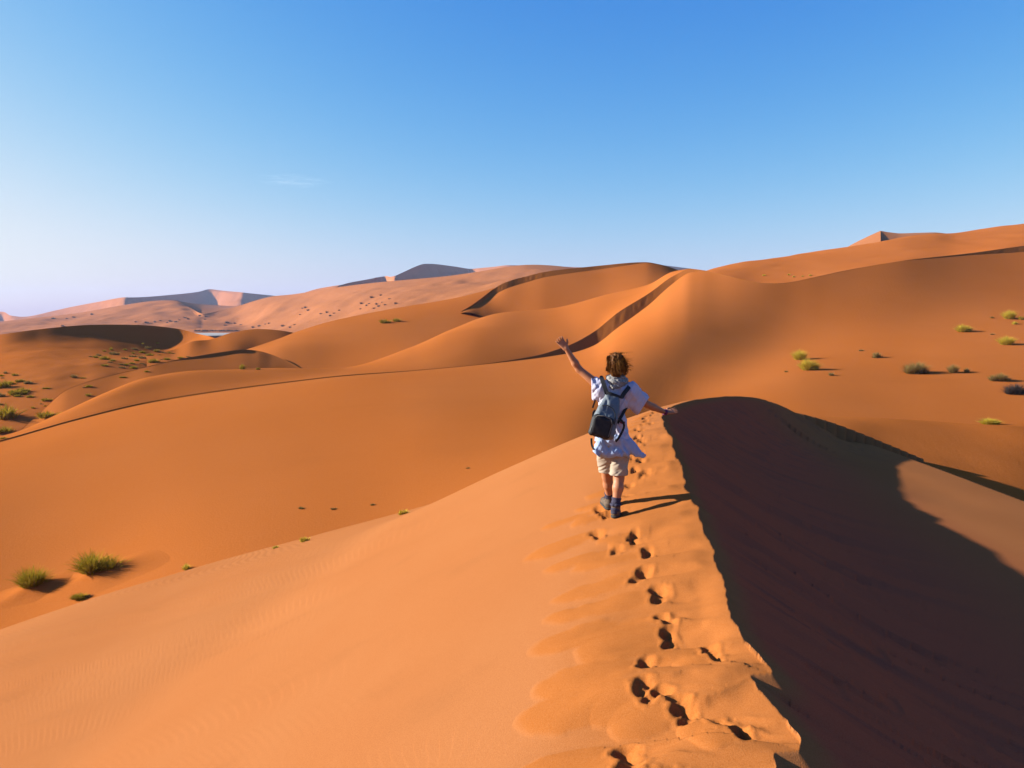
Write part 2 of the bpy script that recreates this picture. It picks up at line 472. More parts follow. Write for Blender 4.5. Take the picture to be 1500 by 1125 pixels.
def near_detail(P, h, d, s, inner):
    x, y = P[:, 0], P[:, 1]
    outl = ~inner & (x < 6)
    dist = np.zeros(len(P))
    dz = np.zeros(len(P))
    # soft waviness of trodden sand between trail and lip
    band = outl * sstep(1.25, 0.5, d) * sstep(15, 10, y)
    dz += band * (0.030 * noise(x * 0.9, y * 2.1, 20) + 0.014 * noise(x * 2.0, y * 5.0, 21) + 0.008 * noise(x * 4.0, y * 11.0, 22)) * sstep(0.0, 0.18, d)
    dist = np.maximum(dist, band * 0.85)
    # very gentle undulation of the untouched flank
    dz += outl * sstep(0.8, 3.0, d) * 0.03 * noise(x * 0.45, y * 0.3, 23)
    scoop = np.zeros(len(P)); lobe = np.zeros(len(P))
    for (cx, cy, sz, L, W, rot, dep) in FP:
        m = outl & (np.abs(y - cy) < 0.75) & (x > cx - L - 0.4) & (x < cx + 0.9)
        if not m.any(): continue
        px, py = x[m] - cx, y[m] - cy
        wob = 0.075 * noise(x[m] * 3.2 + cx * 7, y[m] * 4, 31) + 0.02 * noise(x[m] * 13, y[m] * 13, 32)
        # tongue of slid sand, down the flank (towards -x)
        q = np.hypot((px + L * 0.52) / (L * 0.66), (py + 0.12 * px + wob) / (W * 1.35 * (0.8 + 0.35 * np.clip(-px / L, 0, 1))))
        lb = np.clip(1 - q * q, 0, 1) ** 0.8 * (0.010 + 0.012 * np.clip(-px / L, 0, 1.1))
        lobe[m] = np.maximum(lobe[m], lb)
        dd = dist[m]; dist[m] = np.maximum(dd, 1 - sstep(0.84, 1.03, q))
        # chute where sand ran down into the print from the upper side, widening upslope
        cw = 0.055 + 0.30 * np.clip(px, 0, 1)
        ch = np.clip(1 - px / 0.42, 0, 1) * sstep(-0.06, 0.04, px) * np.clip(1 - ((py + 0.25 * px + wob * 1.3) / cw) ** 2, 0, 1) ** 0.7
        scoop[m] = np.minimum(scoop[m], -0.034 * ch)
        # the print itself: heel and ball
        c_, s_ = math.cos(rot), math.sin(rot)
        a = c_ * py + s_ * px; b = -s_ * py + c_ * px
        wb = wob * 0.35
        q1 = np.hypot((a + 0.075 * sz + wb) / (0.070 * sz), (b + wb) / (0.056 * sz))
        q2 = np.hypot((a - 0.060 * sz + wb) / (0.088 * sz), (b - wb) / (0.062 * sz))
        qq = np.minimum(q1, q2)
        hole = -(1 - sstep(0.25, 1.1, qq)) * 0.038 * sz * dep
        grit = 0.0035 * noise(x[m] * 38, y[m] * 38, 33) * (1 - sstep(0.9, 2.2, qq))
        rim = grit + 0.003 * np.exp(-((qq - 1.35) / 0.28) ** 2)
        dz[m] += hole + rim
        dist[m] = np.maximum(dist[m], 1 - sstep(1.2, 1.9, qq))
    dz += lobe + scoop
    # avalanche tongues and chatter on the slip face
    i = inner
    if i.any():
        sa = np.interp(s[i], np.arange(len(S_ARC)), S_ARC); di = d[i]
        fall = sstep(3.6, 1.2, di) * sstep(0.05, 0.9, di)
        n1 = noise(sa * 2.6 + 0.25 * noise(sa * 1.1, di * 1.2, 40), di * 0.30, 41); n2 = noise(sa * 7.5, di * 0.55, 42); n3 = noise(sa * 19.0, di * 1.1, 43)
        chunk = noise(sa * 6.0, di * 4.0, 44)
        dz[i] += fall * (0.045 * n1 + 0.030 * n2 + 0.016 * n3 - 0.02 * sstep(0.66, 0.85, chunk))
        dz[i] += sstep(2.5, 4.0, di) * 0.015 * noise(x[i] * 0.8, y[i] * 0.8, 45)
    return dz, np.clip(dist, 0, 1)

def near_height(P):
    P = np.asarray(P, float).reshape(-1, 3)
    h, d, s, inner = near_base(P)
    dz, _ = near_detail(P, h, d, s, inner)
    return h + dz

_az = np.concatenate([np.linspace(R(-70), R(-38), 50)[:-1], np.linspace(R(-38), R(38), 1150), np.linspace(R(38), R(70), 50)[1:]])
_rr = 1.0 / np.linspace(1 / 1.35, 1 / 12.0, 560)
_rr = np.concatenate([_rr, np.arange(12.12, 25.5, 0.12), np.linspace(26, 42, 34)])
_A, _Rr = np.meshgrid(_az, _rr)
P = np.stack([np.sin(_A) * _Rr, np.cos(_A) * _Rr, 0 * _A], -1).reshape(-1, 3)
_hh, _dd, _ss, _in = near_base(P)
_dz, _dist = near_detail(P, _hh, _dd, _ss, _in)
P[:, 2] = _hh + _dz
# beyond the dune's foot the sheet sinks under the valley
me = mesh_np("foreground_dune", P, grid_faces(len(_rr), len(_az)))
att = me.attributes.new("disturbed", 'FLOAT', 'POINT'); att.data.foreach_set("value", _dist.astype(np.float32))
_sa = np.interp(_ss, np.arange(len(S_ARC)), S_ARC)
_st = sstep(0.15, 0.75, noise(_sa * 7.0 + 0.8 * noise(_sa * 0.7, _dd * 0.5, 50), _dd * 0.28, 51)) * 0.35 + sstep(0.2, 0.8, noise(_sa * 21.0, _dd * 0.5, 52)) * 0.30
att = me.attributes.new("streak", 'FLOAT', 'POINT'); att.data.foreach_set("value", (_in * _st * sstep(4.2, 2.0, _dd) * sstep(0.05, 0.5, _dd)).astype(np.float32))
att = me.attributes.new("shade_tint", 'FLOAT', 'POINT'); att.data.foreach_set("value", (_in * sstep(5.8, 2.2, _dd) * sstep(0.02, 0.22, _dd) * sstep(10.5, 7.0, P[:, 0]) * sstep(9.5, 6.0, P[:, 0] - 0.15 * (18 - P[:, 1]))).astype(np.float32))  # mask of the painted shade colour, trimmed to keep off the sunlit apron
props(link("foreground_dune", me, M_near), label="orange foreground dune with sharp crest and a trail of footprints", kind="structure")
# ------------------------------------------------------------------ dunes farther off, lofted through crest, flank and foot lines
DSMOOTH = [0.0]
def row(pts, us):
    u = [p[0] for p in pts]
    v = akima(u, [p[1] for p in pts], us)
    ld = np.log([p[2] for p in pts])
    offs = np.linspace(-1, 1, 9); wt = (1 + np.cos(np.pi * offs)) + 0.02; wt /= wt.sum()
    wid = DSMOOTH[0]
    d = np.exp(sum(w_ * akima(u, ld, us + o_ * wid) for o_, w_ in zip(offs, wt))) if wid else np.exp(akima(u, ld, us))
    return at(us, v, d)

def dune(name, rows, u0, u1, nu, nv, mat, label, bumps=None, streaks=None):
    us = np.linspace(u0, u1, nu)
    Y = np.stack([row(r, us) for r in rows])
    seg = np.linalg.norm(np.diff(Y, axis=0), axis=2) ** 0.7
    nr = len(rows)
    share = np.median(seg, axis=1) ** 0.5; m = np.maximum(3, np.round(nv * share / share.sum()).astype(int))
    G = np.empty((m.sum() + 1, nu, 3))
    for c in range(nu):
        k = np.concatenate([[0], np.cumsum(np.maximum(seg[:, c], 1e-3))])
        xi = np.concatenate([np.linspace(k[i], k[i + 1], m[i], endpoint=False) for i in range(nr - 1)] + [[k[-1]]])
        G[:, c] = natural(k, Y[:, c:c + 1], xi)[:, 0]
    nv = len(G)
    t = np.linspace(0, 1, nv)[:, None]
    if bumps:
        for amp, sc, seed in bumps:
            G[..., 2] += amp * noise(G[..., 0] / sc, G[..., 1] / sc, seed) * np.minimum(1, t * 6)
    if streaks:
        amp, seed = streaks
        arc = np.cumsum(np.concatenate([[0], np.linalg.norm(np.diff(Y[0], axis=0), axis=1)]))[None]
        ed = np.sin(np.pi * np.clip(t, 0, 1)) ** 0.5
        ln = np.linalg.norm(Y[-1] - Y[0], axis=1)[None]
        G[..., 2] += ed * amp * np.clip(ln / 2.5, 0, 1) ** 1.5 * (0.7 * noise(arc * 1.7 + 0 * t, t * 0.8 + 0 * arc, seed) + 0.7 * noise(arc * 4.3 + 0 * t, t * 2.0 + 0 * arc, seed + 1))
    me = mesh_np(name, G.reshape(-1, 3), grid_faces(nv, nu))
    o = props(link(name, me, mat), label=label, kind="structure")
    return o

def below(pts, w, k=0.0014):
    """foot of a slip face w photo pixels under the crest"""
    uu = [a for a, b in w]; ww = [b for a, b in w]
    return [(u, v + np.interp(u, uu, ww), d * (1 - np.interp(u, uu, ww) * k)) for u, v, d in pts]

# --- great middle dune: crest runs from lower left up to the summit, then over the saddle to the right
CREST = [(-400,735,38),(-200,692,48),(0,645,60),(110,614,68),(220,588,75),(333,570,79),(420,559,82),(500,550,85),(600,543,90),(700,534,97),
         (780,522,106),(830,507,112),(870,486,118),(905,458,123),(950,430,129),(985,405,134),(1012,394,135),(1035,397,132),(1060,403,128),(1111,414,123),(1154,414,124),
         (1194,406,127),(1240,396,131),(1330,381,138),(1420,371,146),(1500,360,152),(1700,335,162),(1900,315,172)]
W = [(-400,2.4),(330,2.2),(500,1.4),(620,0.6),(700,0.6),(760,2),(800,5),(830,11),(870,20),(905,22),(950,17),(985,11),(1012,5),(1040,0.6),(1380,0.6),(1420,3),(1500,9),(1900,12)]
CFOOT = below(CREST, W)
DSMOOTH[0] = 45.0
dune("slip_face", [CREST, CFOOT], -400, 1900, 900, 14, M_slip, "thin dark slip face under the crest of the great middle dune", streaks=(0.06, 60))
A2 = [(-400,800,34),(0,700,46),(300,640,51),(600,605,54),(800,590,57),(1000,520,86),(1150,500,99),(1300,480,104),(1500,450,116),(1900,410,140)]
A3 = [(-400,960,26),(0,860,32),(300,760,36),(600,715,37),(800,670,39),(1000,605,58),(1180,548,71),(1350,548,70),(1500,538,72),(1900,500,80)]
A4 = [(-400,1060,20),(0,960,25),(300,860,27.5),(600,800,29),(800,740,30),(1000,680,42),(1200,640,48),(1350,642,48),(1500,642,48),(1900,600,54)]
A5 = [(-400,1300,11),(0,1250,13),(300,1200,14),(600,1120,15),(800,1000,17),(1000,900,20),(1200,830,23),(1350,820,24),(1500,815,24),(1900,800,26)]
dune("middle_dune_face", [CFOOT, A2, A3, A4, A5], -400, 1900, 420, 260, M_mid, "broad brown face of the great middle dune falling to the valley floor", bumps=[(0.10, 16, 70), (0.025, 5, 71)])
# windward side of the same dune, up to its sky line
C1 = [(-400,720,40),(-200,680,51),(0,642,63),(110,604,71),(220,572,78),(333,557,82),(420,550,86),(500,545,91),(600,533,97),(700,505,110),(780,492,118),(830,478,124),(870,460,129),(905,445,132),(950,424,136),(985,401,138),(1012,394,138)]
C2 = [(-400,700,46),(-200,668,58),(0,640,67),(85,605,74),(147,578,77),(220,553,82),(300,543,86),(400,540,92),(500,538,102),(600,510,116),(660,484,127),(726,461,141),(822,450,153),(884,433,155),(950,417,151),(985,398,144),(1012,394.5,140)]
C3 = [(-400,740,58),(0,660,76),(147,600,88),(220,580,95),(300,565,101),(400,556,109),(500,548,121),(600,520,140),(660,492,152),(726,470,170),(822,462,185),(950,432,178),(1012,410,160)]
dune("middle_dune_windward", [CREST, C1, C2, C3], -400, 1012, 380, 120, M_mid, "sunlit windward side of the great middle dune", bumps=[(0.12, 9, 72)])

DSMOOTH[0] = 0.0
# --- low dune with a short dark lip, and the long lit slope behind
D_TOP = [(150,575,112),(230,548,122),(300,527,130),(360,512,124),(403,498,131),(440,484,140),(487,470,150),(576,452,162),(664,437,169),(734,419,177),(790,400,190)]
D1 = [(150,590,100),(230,565,104),(300,545,108),(360,530,110),(403,518,113),(440,508,118),(487,495,126),(576,478,137),(664,462,149),(734,452,158),(790,440,168)]
D2 = [(150,620,95),(230,600,98),(300,585,100),(360,570,96),(403,560,98),(440,552,100.5),(487,545,103),(576,528,108),(664,502,122),(734,478,140),(790,470,152)]
D_TOP, D1, D2 = [[(u, v, d * 1.03) for u, v, d in r_] for r_ in (D_TOP, D1, D2)]
D_BACK = [(150,620,135),(230,590,150),(300,560,165),(360,535,180),(403,520,190),(440,506,200),(487,490,205),(576,468,215),(664,452,225),(734,435,235),(790,420,240)]
dune("lit_slope", [D_TOP, D1, D2], 150, 790, 220, 90, M_mid, "long sunlit slope left of the slip faced dune", bumps=[(0.15, 12, 73)])
dune("lit_slope_back", [D_TOP, D_BACK], 150, 790, 120, 20, M_mid, "far side of the long sunlit slope")
E_TOP = [(20,640,76),(60,603,82),(100,570,87),(158,551,92),(183,545,94),(220,536,97),(253,528,101),(292,521,105),(330,515,109),(355,512,111),(375,513.5,112.5),(400,520,112),(425,531,109.5),(450,546,106)]
E_FOOT = below(E_TOP, [(20,0.5),(250,0.6),(283,3),(345,5),(362,5),(375,0.6),(580,0.5)])
E_LOW = [(20,690,70),(60,655,73),(110,625,77),(158,605,81),(220,572,87),(292,560,93),(355,553,98),(400,555,100.5),(425,560,101),(450,570,101)]
E_BACK = [(20,660,84),(60,618,92),(110,580,100),(158,562,106),(220,550,112),(292,534,120),(355,521,126),(375,523,127),(400,530,126),(425,541,123),(450,556,119)]
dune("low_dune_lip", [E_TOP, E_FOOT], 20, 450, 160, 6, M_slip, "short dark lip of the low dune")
dune("low_dune_face", [E_FOOT, E_LOW], 20, 450, 160, 30, M_mid, "dim face of the low dune behind the great middle dune")
dune("low_dune_windward", [E_TOP, E_BACK], 20, 450, 160, 20, M_mid, "lit top of the low dune")

# --- dune with the tall slip face left of the summit
M3 = [(640,478,150),(665,462,160),(688,449,168),(705,437,175),(722,424,181),(742,413,184),(770,405,187),(800,398,189),(840,393,191),(880,389,193),(915,385.5,194),(945,384,195),(965,387,195),(1000,398,195),(1040,415,195)]
M3 = [(u, v, d * 0.93) for u, v, d in M3]
M3F = below(M3, [(640,0.3),(677,0.3),(686,2),(700,5),(722,9),(742,10),(800,8),(880,5.5),(930,3),(950,1),(1040,0.5)], 0.0012)
M3L = [(660,468,153),(676,458.5,161),(690,458,163),(705,462,163),(742,465,165),(800,462,165),(880,450,168),(945,432,170),(1040,425,172)]
M3B = [(640,490,165),(688,465,185),(742,425,205),(800,408,225),(880,396,235),(945,390,240),(1040,425,240)]
M3L, M3B = [[(u, v, d * 0.93) for u, v, d in r_] for r_ in (M3L, M3B)]
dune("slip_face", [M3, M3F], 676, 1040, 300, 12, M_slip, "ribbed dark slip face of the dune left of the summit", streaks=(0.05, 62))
dune("second_dune_face", [M3F, M3L], 676, 1040, 140, 50, M_mid, "dim orange face of the dune left of the summit", bumps=[(0.15, 14, 74)])
dune("second_dune_back", [M3, M3B], 676, 1040, 140, 20, M_mid, "far side of the dune left of the summit")

# --- left dune with the shaded bowl
L0 = [(-400,545,108),(-200,515,106),(0,490,106),(60,482,110),(130,476,115),(200,476,119),(260,481.5,122),(290,489,120),(308,493,116),(330,503,113)]
LF = [(-400,556,104),(-200,527,102),(0,503,102),(60,499,106),(130,500,110.2),(200,510,112.2),(240,512,114.8),(270,502,117.5),(290,497,117.5),(308,497.5,115),(330,505,112)]
L1 = [(-400,580,80),(-200,553,86),(0,527,90.5),(60,525,90.5),(130,528,91),(200,526,95.5),(245,520,102.5),(285,512,110.5),(308,507,112.5),(330,509,110)]
L2 = [(-400,640,66),(-200,600,73),(0,560,79.5),(60,556,80),(130,556,81),(200,545,87),(245,538,93.5),(285,528,101.5),(330,520,105)]
L3 = [(-400,730,54),(-200,665,61),(0,612,67.5),(60,602,69.5),(130,592,72.5),(200,580,78.5),(245,570,83.5),(285,560,89.5),(330,545,96)]
L4 = [(-400,860,44),(-200,780,49),(0,710,55),(60,690,58),(130,668,63),(200,645,73),(245,625,77),(285,610,81),(330,590,87)]
LB = [(-400,575,140),(0,505,145),(130,490,155),(200,490,160),(260,495,165),(330,510,150)]
L0, LF, L1, L2, L3, L4, LB = [[(u, v, d * 1.2) for u, v, d in r_] for r_ in (L0, LF, L1, L2, L3, L4, LB)]
dune("left_dune_bowl", [L0, LF, L1, L2, L3, L4], -400, 330, 300, 220, M_mid, "left dune with a shaded bowl and a scrubby hollow", bumps=[(0.10, 6, 75), (0.05, 2.2, 76)])
dune("left_dune_back", [L0, LB], -400, 330, 150, 20, M_mid, "far side of the left dune")
# hump behind, right of the pale pan
H0 = [(215,524,114),(240,516,119),(258,511,124),(281,500.5,130),(310,497,137),(337,488,144),(377,482,151),(417,485,154),(450,492,157),(490,500,161)]
H1 = [(215,545,104),(240,538,107),(281,527,112),(337,521,119),(377,514,130),(417,508,138),(450,508,145),(490,512,151)]
HB = [(215,530,130),(258,522,145),(281,512,150),(337,500,185),(377,494,205),(417,496,215),(490,510,215)]
dune("small_dune", [H0, H1], 215, 490, 120, 40, M_mid, "small smooth dune to the right of the pale pan")
dune("small_dune_back", [H0, HB], 215, 490, 120, 16, M_mid, "far side of the small smooth dune")

# --- right: sand hill beyond the bowl, far orange dune, little barchan
B0 = [(1120,640,24),(1165,610,29),(1240,611,31),(1300,613,31.5),(1400,618.5,32),(1500,622,33),(1700,632,34),(1900,645,34)]
B1 = [(1120,670,21),(1165,640,24.5),(1240,628,26.5),(1300,640,26),(1400,655,25.5),(1500,668,25),(1700,690,25),(1900,710,25)]
B2 = [(1120,740,17),(1165,700,19.5),(1240,668,22),(1300,690,21),(1400,715,20),(1500,745,19),(1700,790,18.5),(1900,830,18)]
BB = [(1120,660,30),(1165,640,36),(1240,640,39),(1400,650,40),(1500,655,41),(1700,665,42),(1900,675,42)]
dune("rippled_hill", [B2, B1, B0, BB], 1120, 1900, 220, 120, M_mid, "rippled sand hill beyond the shaded bowl", bumps=[(0.06, 2.5, 77)])
R0 = [(980,412,215),(1020,401,218),(1045,394,220),(1100,383,224),(1200,369,230),(1270,357,234),(1330,346,238),(1370,342,240),(1400,341,242),(1450,335,246),(1500,328,250),(1700,300,270),(1900,280,290)]
R1 = [(980,430,180),(1045,418,184),(1111,412,190),(1200,398,194),(1330,378,198),(1400,372,198),(1500,356,200),(1700,335,215),(1900,320,230)]
R2 = [(980,450,150),(1111,434,160),(1200,425,160),(1330,405,164),(1500,385,168),(1700,365,175),(1900,350,185)]
RB = [(980,430,260),(1100,405,280),(1330,372,300),(1500,355,320),(1700,330,340),(1900,310,360)]
dune("far_right_dune", [RB, R0, R1, R2], 980, 1900, 200, 90, M_mid, "high sunlit orange dune at the right sky line", bumps=[(0.3, 16, 78), (0.12, 5, 79)])
K_L = [(1225,372,480),(1248,358,500),(1270,347,508),(1290,338,512)]
K_LF = [(1225,380,440),(1248,368,430),(1270,362,415),(1290,358,400)]
K_C = [(1290,338,512),(1305,340.5,507),(1320,341.8,503),(1345,341,502),(1368,340.5,500),(1400,344,500),(1440,350,500)]
K_CF = [(1278,356,430),(1305,357,432),(1320,358,435),(1345,357,438),(1400,360,440),(1440,365,440)]
dune("far_peak", [K_L, K_LF], 1225, 1290, 50, 20, M_far, "sunlit side of the far pink peak at the right sky line")
dune("far_peak_face", [K_C, K_CF], 1290, 1440, 60, 20, M_far, "dim side of the far pink peak at the right sky line")

# --- far ranges across the pan
F1T = [(-300,500,1500),(-100,478,1450),(0,471,1420),(45,466,1400),(110,459,1380),(180,447,1350),(257,440.5,1320),(277,450,1200),(297,459.5,1090),(320,455.5,1110),(345,449.5,1130),(375,440,1120),(400,434,1100),(430,431,1060),(500,420,960),(560,413,900),(600,409.5,880),(650,405,850),(700,398,820),(735,392,810),(770,388,800),(810,389,800),(850,394,800),(900,402,800),(1000,420,800)]
F1M = [(-300,505,1250),(0,480,1180),(110,472,1150),(180,464,1130),(257,459,1100),(300,462,1080),(345,464,1050),(400,454,950),(430,452,900),(500,444,800),(600,432,720),(700,420,680),(770,412,660),(850,412,660),(1000,430,660)]
F1L = [(-300,520,1000),(0,497,960),(110,492,940),(257,488,900),(345,486,880),(400,482,800),(500,472,640),(600,462,560),(700,446,520),(770,436,520),(850,432,520),(1000,440,520)]
F1X = [(-300,560,700),(0,530,700),(257,520,680),(345,515,660),(400,508,560),(500,498,440),(600,484,400),(700,470,380),(850,452,380),(1000,450,380)]
dune("far_range", [F1T, F1M, F1L, F1X], -300, 1000, 420, 120, M_far, "far pink dune range dotted with scrub across the pan", bumps=[(5.0, 90, 80), (2.0, 34, 81), (0.8, 14, 82)])
def faced(T, ratios, drop, ease=1.0):
    """foot line of a far range: steep (shaded) where the ratio is near 1, gentle (sunlit) elsewhere"""
    return [(u, v + drop, d * (1 - (1 - np.interp(u, [a for a, b in ratios], [b for a, b in ratios])) * drop / 22 * ease)) for u, v, d in T]
DSMOOTH[0] = 7.0
F2T = [(-60,459,2800),(-20,457.5,2800),(2,456.5,2750),(6,457,2740),(15,462,2600),(45,463,2560),(80,455,2540),(110,448.5,2480),(150,441,2360),(165,438,2280),(184,435.5,2180),(188,435.6,2190),(200,435.5,2260),(260,431,2620),(290,427.5,2820),(306,423.7,2900),(313,424,2900),(324,425.5,2880),(340,427,2760),(357,428.5,2640),(361,429,2660),(380,431,2800),(405,433.5,2900),(430,437,2900),(480,450,2900)]
F2R = [(-60,.85),(-5,.85),(2,.965),(12,.965),(20,.88),(90,.88),(120,.93),(150,.93),(160,.85),(184,.85),(189,.965),(200,.962),(305,.966),(318,.955),(336,.88),(352,.86),(357,.87),(362,.966),(378,.966),(400,.9),(480,.9)]
F2M = faced(F2T, F2R, 13, 0.85)
F2L = faced(F2T, F2R, 40, 1.35)
dune("hazy_range", [F2T, F2M, F2L], -60, 480, 420, 50, M_far, "hazy violet dune range on the left horizon", bumps=[(12, 150, 83), (5, 55, 87), (2, 20, 89)])
F3T = [(420,440,1420),(445,429,1500),(470,422,1480),(495,418,1440),(499,417.5,1445),(510,414.5,1520),(540,409,1700),(566,404.5,1850),(571,405.5,1760),(577,404.5,1690),(590,399,1780),(610,390,1900),(622,386.5,1960),(640,387,2030),(670,391,2180),(690,393.8,2260),(705,392.5,2240),(722,391,2200),(745,388.5,2160),(775,389,2200),(800,389,2260),(835,391,2350),(900,392,2350),(960,388,2350),(1000,392,2450),(1060,400,2500)]
F3R = [(420,.9),(445,.965),(460,.965),(470,.88),(496,.88),(500,.968),(562,.968),(569,.93),(576,.93),(584,.966),(690,.968),(700,.88),(745,.88),(760,.96),(800,.96),(850,.9),(955,.96),(1060,.96)]
F3M = faced(F3T, F3R, 13, 0.85)
F3L = faced(F3T, F3R, 40, 1.35)
dune("hazy_peak", [F3T, F3M, F3L], 420, 1060, 420, 50, M_far, "hazy violet peak behind the far pink range", bumps=[(9, 110, 84), (4, 40, 88), (1.5, 16, 89)])
DSMOOTH[0] = 0.0
# dark triangular slip face in front of the hazy range
T0 = [(256,439.6,1322),(275,443.2,1480),(300,446,1720),(325,447.6,1930),(346,448.6,2100)]
T1 = [(256,441,1316),(277,450.5,1198),(297,460.5,1088),(320,457,1250),(346,451,1500)]
dune("dark_slip_face", [T0, T1], 256, 346, 80, 24, M_far, "dark triangular slip face of the far pink range")

# --- valley plain and the white pan
N = 60
gx = np.linspace(-1, 1, N); gx = np.sign(gx) * np.abs(gx) ** 1.8 * 5500
gy = np.linspace(-1, 1, N); gy = np.sign(gy) * np.abs(gy) ** 1.8 * 5500
X, Y = np.meshgrid(gx, gy)
Z = -44 + 1.0 * noise(X / 130, Y / 130, 90)
me = mesh_np("desert_plain", np.stack([X, Y, Z], -1).reshape(-1, 3), grid_faces(N, N))
props(link("desert_plain", me, M_far), label="flat desert plain under the dunes", kind="structure")
th = np.linspace(0, 2 * np.pi, 48, endpoint=False)
pc = at(318, 489.2, 820.0)
rad = 1 + 0.12 * np.sin(3 * th + 1) + 0.07 * np.sin(7 * th)
pv = np.stack([pc[0] + 75 * np.cos(th) * rad, pc[1] + 62 * np.sin(th) * rad, np.full(48, pc[2])], 1)
bm = bmesh.new(); bm.faces.new([bm.verts.new(p) for p in pv]); me = bpy.data.meshes.new("clay_pan"); bm.to_mesh(me); bm.free()
props(link("clay_pan", me, M_pan), label="pale dry clay pan behind the left dune", kind="structure")

# --- dry dusty air over the whole desert
def box_mesh(name, lo, hi):
    me = bpy.data.meshes.new(name); bm = bmesh.new(); bmesh.ops.create_cube(bm, size=1.0)
    for v in bm.verts:
        v.co = Vector([lo[k] + (v.co[k] + 0.5) * (hi[k] - lo[k]) for k in range(3)])
    bm.to_mesh(me); bm.free(); return me
m_haze = bpy.data.materials.new("desert_air"); m_haze.use_nodes = True
nt = m_haze.node_tree; nt.nodes.clear()
o_ = nt.nodes.new("ShaderNodeOutputMaterial"); v_ = nt.nodes.new("ShaderNodeVolumePrincipled")
v_.inputs['Color'].default_value = (0.56, 0.63, 0.92, 1); v_.inputs['Density'].default_value = 0.000075; v_.inputs['Anisotropy'].default_value = 0.0
nt.links.new(v_.outputs[0], o_.inputs['Volume'])
props(link("haze", box_mesh("haze", (-5800, -5800, -48), (5800, 5800, 165)), m_haze), label="thin bluish desert haze over the far dunes", kind="stuff")

# --- a wisp of high cloud, beyond the haze
m_c = bpy.data.materials.new("cloud_wisp"); m_c.use_nodes = True
nt = m_c.node_tree; nt.nodes.clear()
o_ = nt.nodes.new("ShaderNodeOutputMaterial"); v_ = nt.nodes.new("ShaderNodeVolumePrincipled"); v_.inputs['Color'].default_value = (1, 1, 1, 1)
tc = nt.nodes.new("ShaderNodeTexCoord")
nz = tex_noise(nt, tc.outputs['Object'], 2.2, 5, 0.65, (1.0, 1.0, 3.0))
ln = nt.nodes.new("ShaderNodeVectorMath"); ln.operation = 'LENGTH'; nt.links.new(tc.outputs['Object'], ln.inputs[0])
f1 = ramp(nt, nz, 0.50, 0.72, 0.0, 1.0); f2 = ramp(nt, ln.outputs['Value'], 0.35, 1.0, 1.0, 0.0)
mu = nt.nodes.new("ShaderNodeMath"); mu.operation = 'MULTIPLY'; nt.links.new(f1, mu.inputs[0]); nt.links.new(f2, mu.inputs[1])
mu2 = nt.nodes.new("ShaderNodeMath"); mu2.operation = 'MULTIPLY'; nt.links.new(mu.outputs[0], mu2.inputs[0]); mu2.inputs[1].default_value = 0.0011
nt.links.new(mu2.outputs[0], v_.inputs['Density']); nt.links.new(v_.outputs[0], o_.inputs['Volume'])
bm = bmesh.new(); bmesh.ops.create_icosphere(bm, subdivisions=3, radius=1.0); me = bpy.data.meshes.new("cloud"); bm.to_mesh(me); bm.free()
oc = link("cloud", me, m_c); oc.location = at(432, 265, 9000.0); oc.scale = (520, 420, 75); oc.rotation_euler = (0, 0.03, 0)
props(oc, "faint white wisp of cloud in the left sky", None, None, "stuff")
# ------------------------------------------------------------------ shrubs
bpy.context.view_layer.update()
_dg = bpy.context.evaluated_depsgraph_get()
_haze = bpy.data.objects["haze"]
_haze.hide_viewport = True
bpy.context.view_layer.update(); _dg = bpy.context.evaluated_depsgraph_get()
def ground_hit(u, v):
    ok, loc, n, i, o, m = scene.ray_cast(_dg, Vector((0, 0, 0)), Vector(ray(u, v)))
    return loc if ok else None

def blades_mesh(name, seed, n, lobes, wid=0.016, curl=0.5, length=(0.45, 1.0), seg=3):
    """tuft of arching blades; unit shrub: about 1 wide and 0.6 high, lobes = (x, y, radius, height)"""
    rg = np.random.default_rng(seed)
    V = []; F = []
    tot = sum(l[2] ** 2 * l[3] for l in lobes)
    for (lx, ly, lr, lh) in lobes:
        for _ in range(max(12, int(n * lr * lr * lh / tot))):
            a = rg.uniform(0, 2 * np.pi); r = lr * 0.62 * math.sqrt(rg.uniform())
            base = np.array([lx + r * math.cos(a), ly + r * math.sin(a), -0.04 + 0.30 * lh * max(0, 1 - (r / lr) ** 2) * rg.uniform(0, 1.2)])
            out = np.array([math.cos(a + rg.normal(0, 0.5)), math.sin(a + rg.normal(0, 0.5)), 0])
            tilt = np.clip(rg.normal(0.15 + 0.95 * r / lr, 0.3), -0.3, 1.45)
            L = lh * rg.uniform(*length) * (0.75 if tilt > 0.9 else 1.0)
            side = np.cross(out, [0, 0, 1.0]); side = side * math.cos(rg.uniform(0, 3)) + np.array([0, 0, 0.4]) * rg.uniform(-1, 1)
            side /= max(1e-6, np.linalg.norm(side))
            p = base.copy(); k0 = len(V)
            w0 = wid * rg.uniform(0.6, 1.3)
            for j in range(seg + 1):
                w = w0 * (1 - j / seg) ** 0.6
                if j < seg:
                    V.append(p - side * w); V.append(p + side * w)
                else:
                    V.append(p.copy())
                tl = tilt + curl * (j / seg) ** 1.3
                p = p + (out * math.sin(tl) + np.array([0, 0, math.cos(tl)])) * (L / seg)
            for j in range(seg - 1):
                F.append((k0 + 2 * j, k0 + 2 * j + 1, k0 + 2 * j + 3, k0 + 2 * j + 2))
            F.append((k0 + 2 * seg - 2, k0 + 2 * seg - 1, k0 + 2 * seg))
    me = bpy.data.meshes.new(name); me.from_pydata([tuple(v) for v in V], [], F); me.update()
    return me

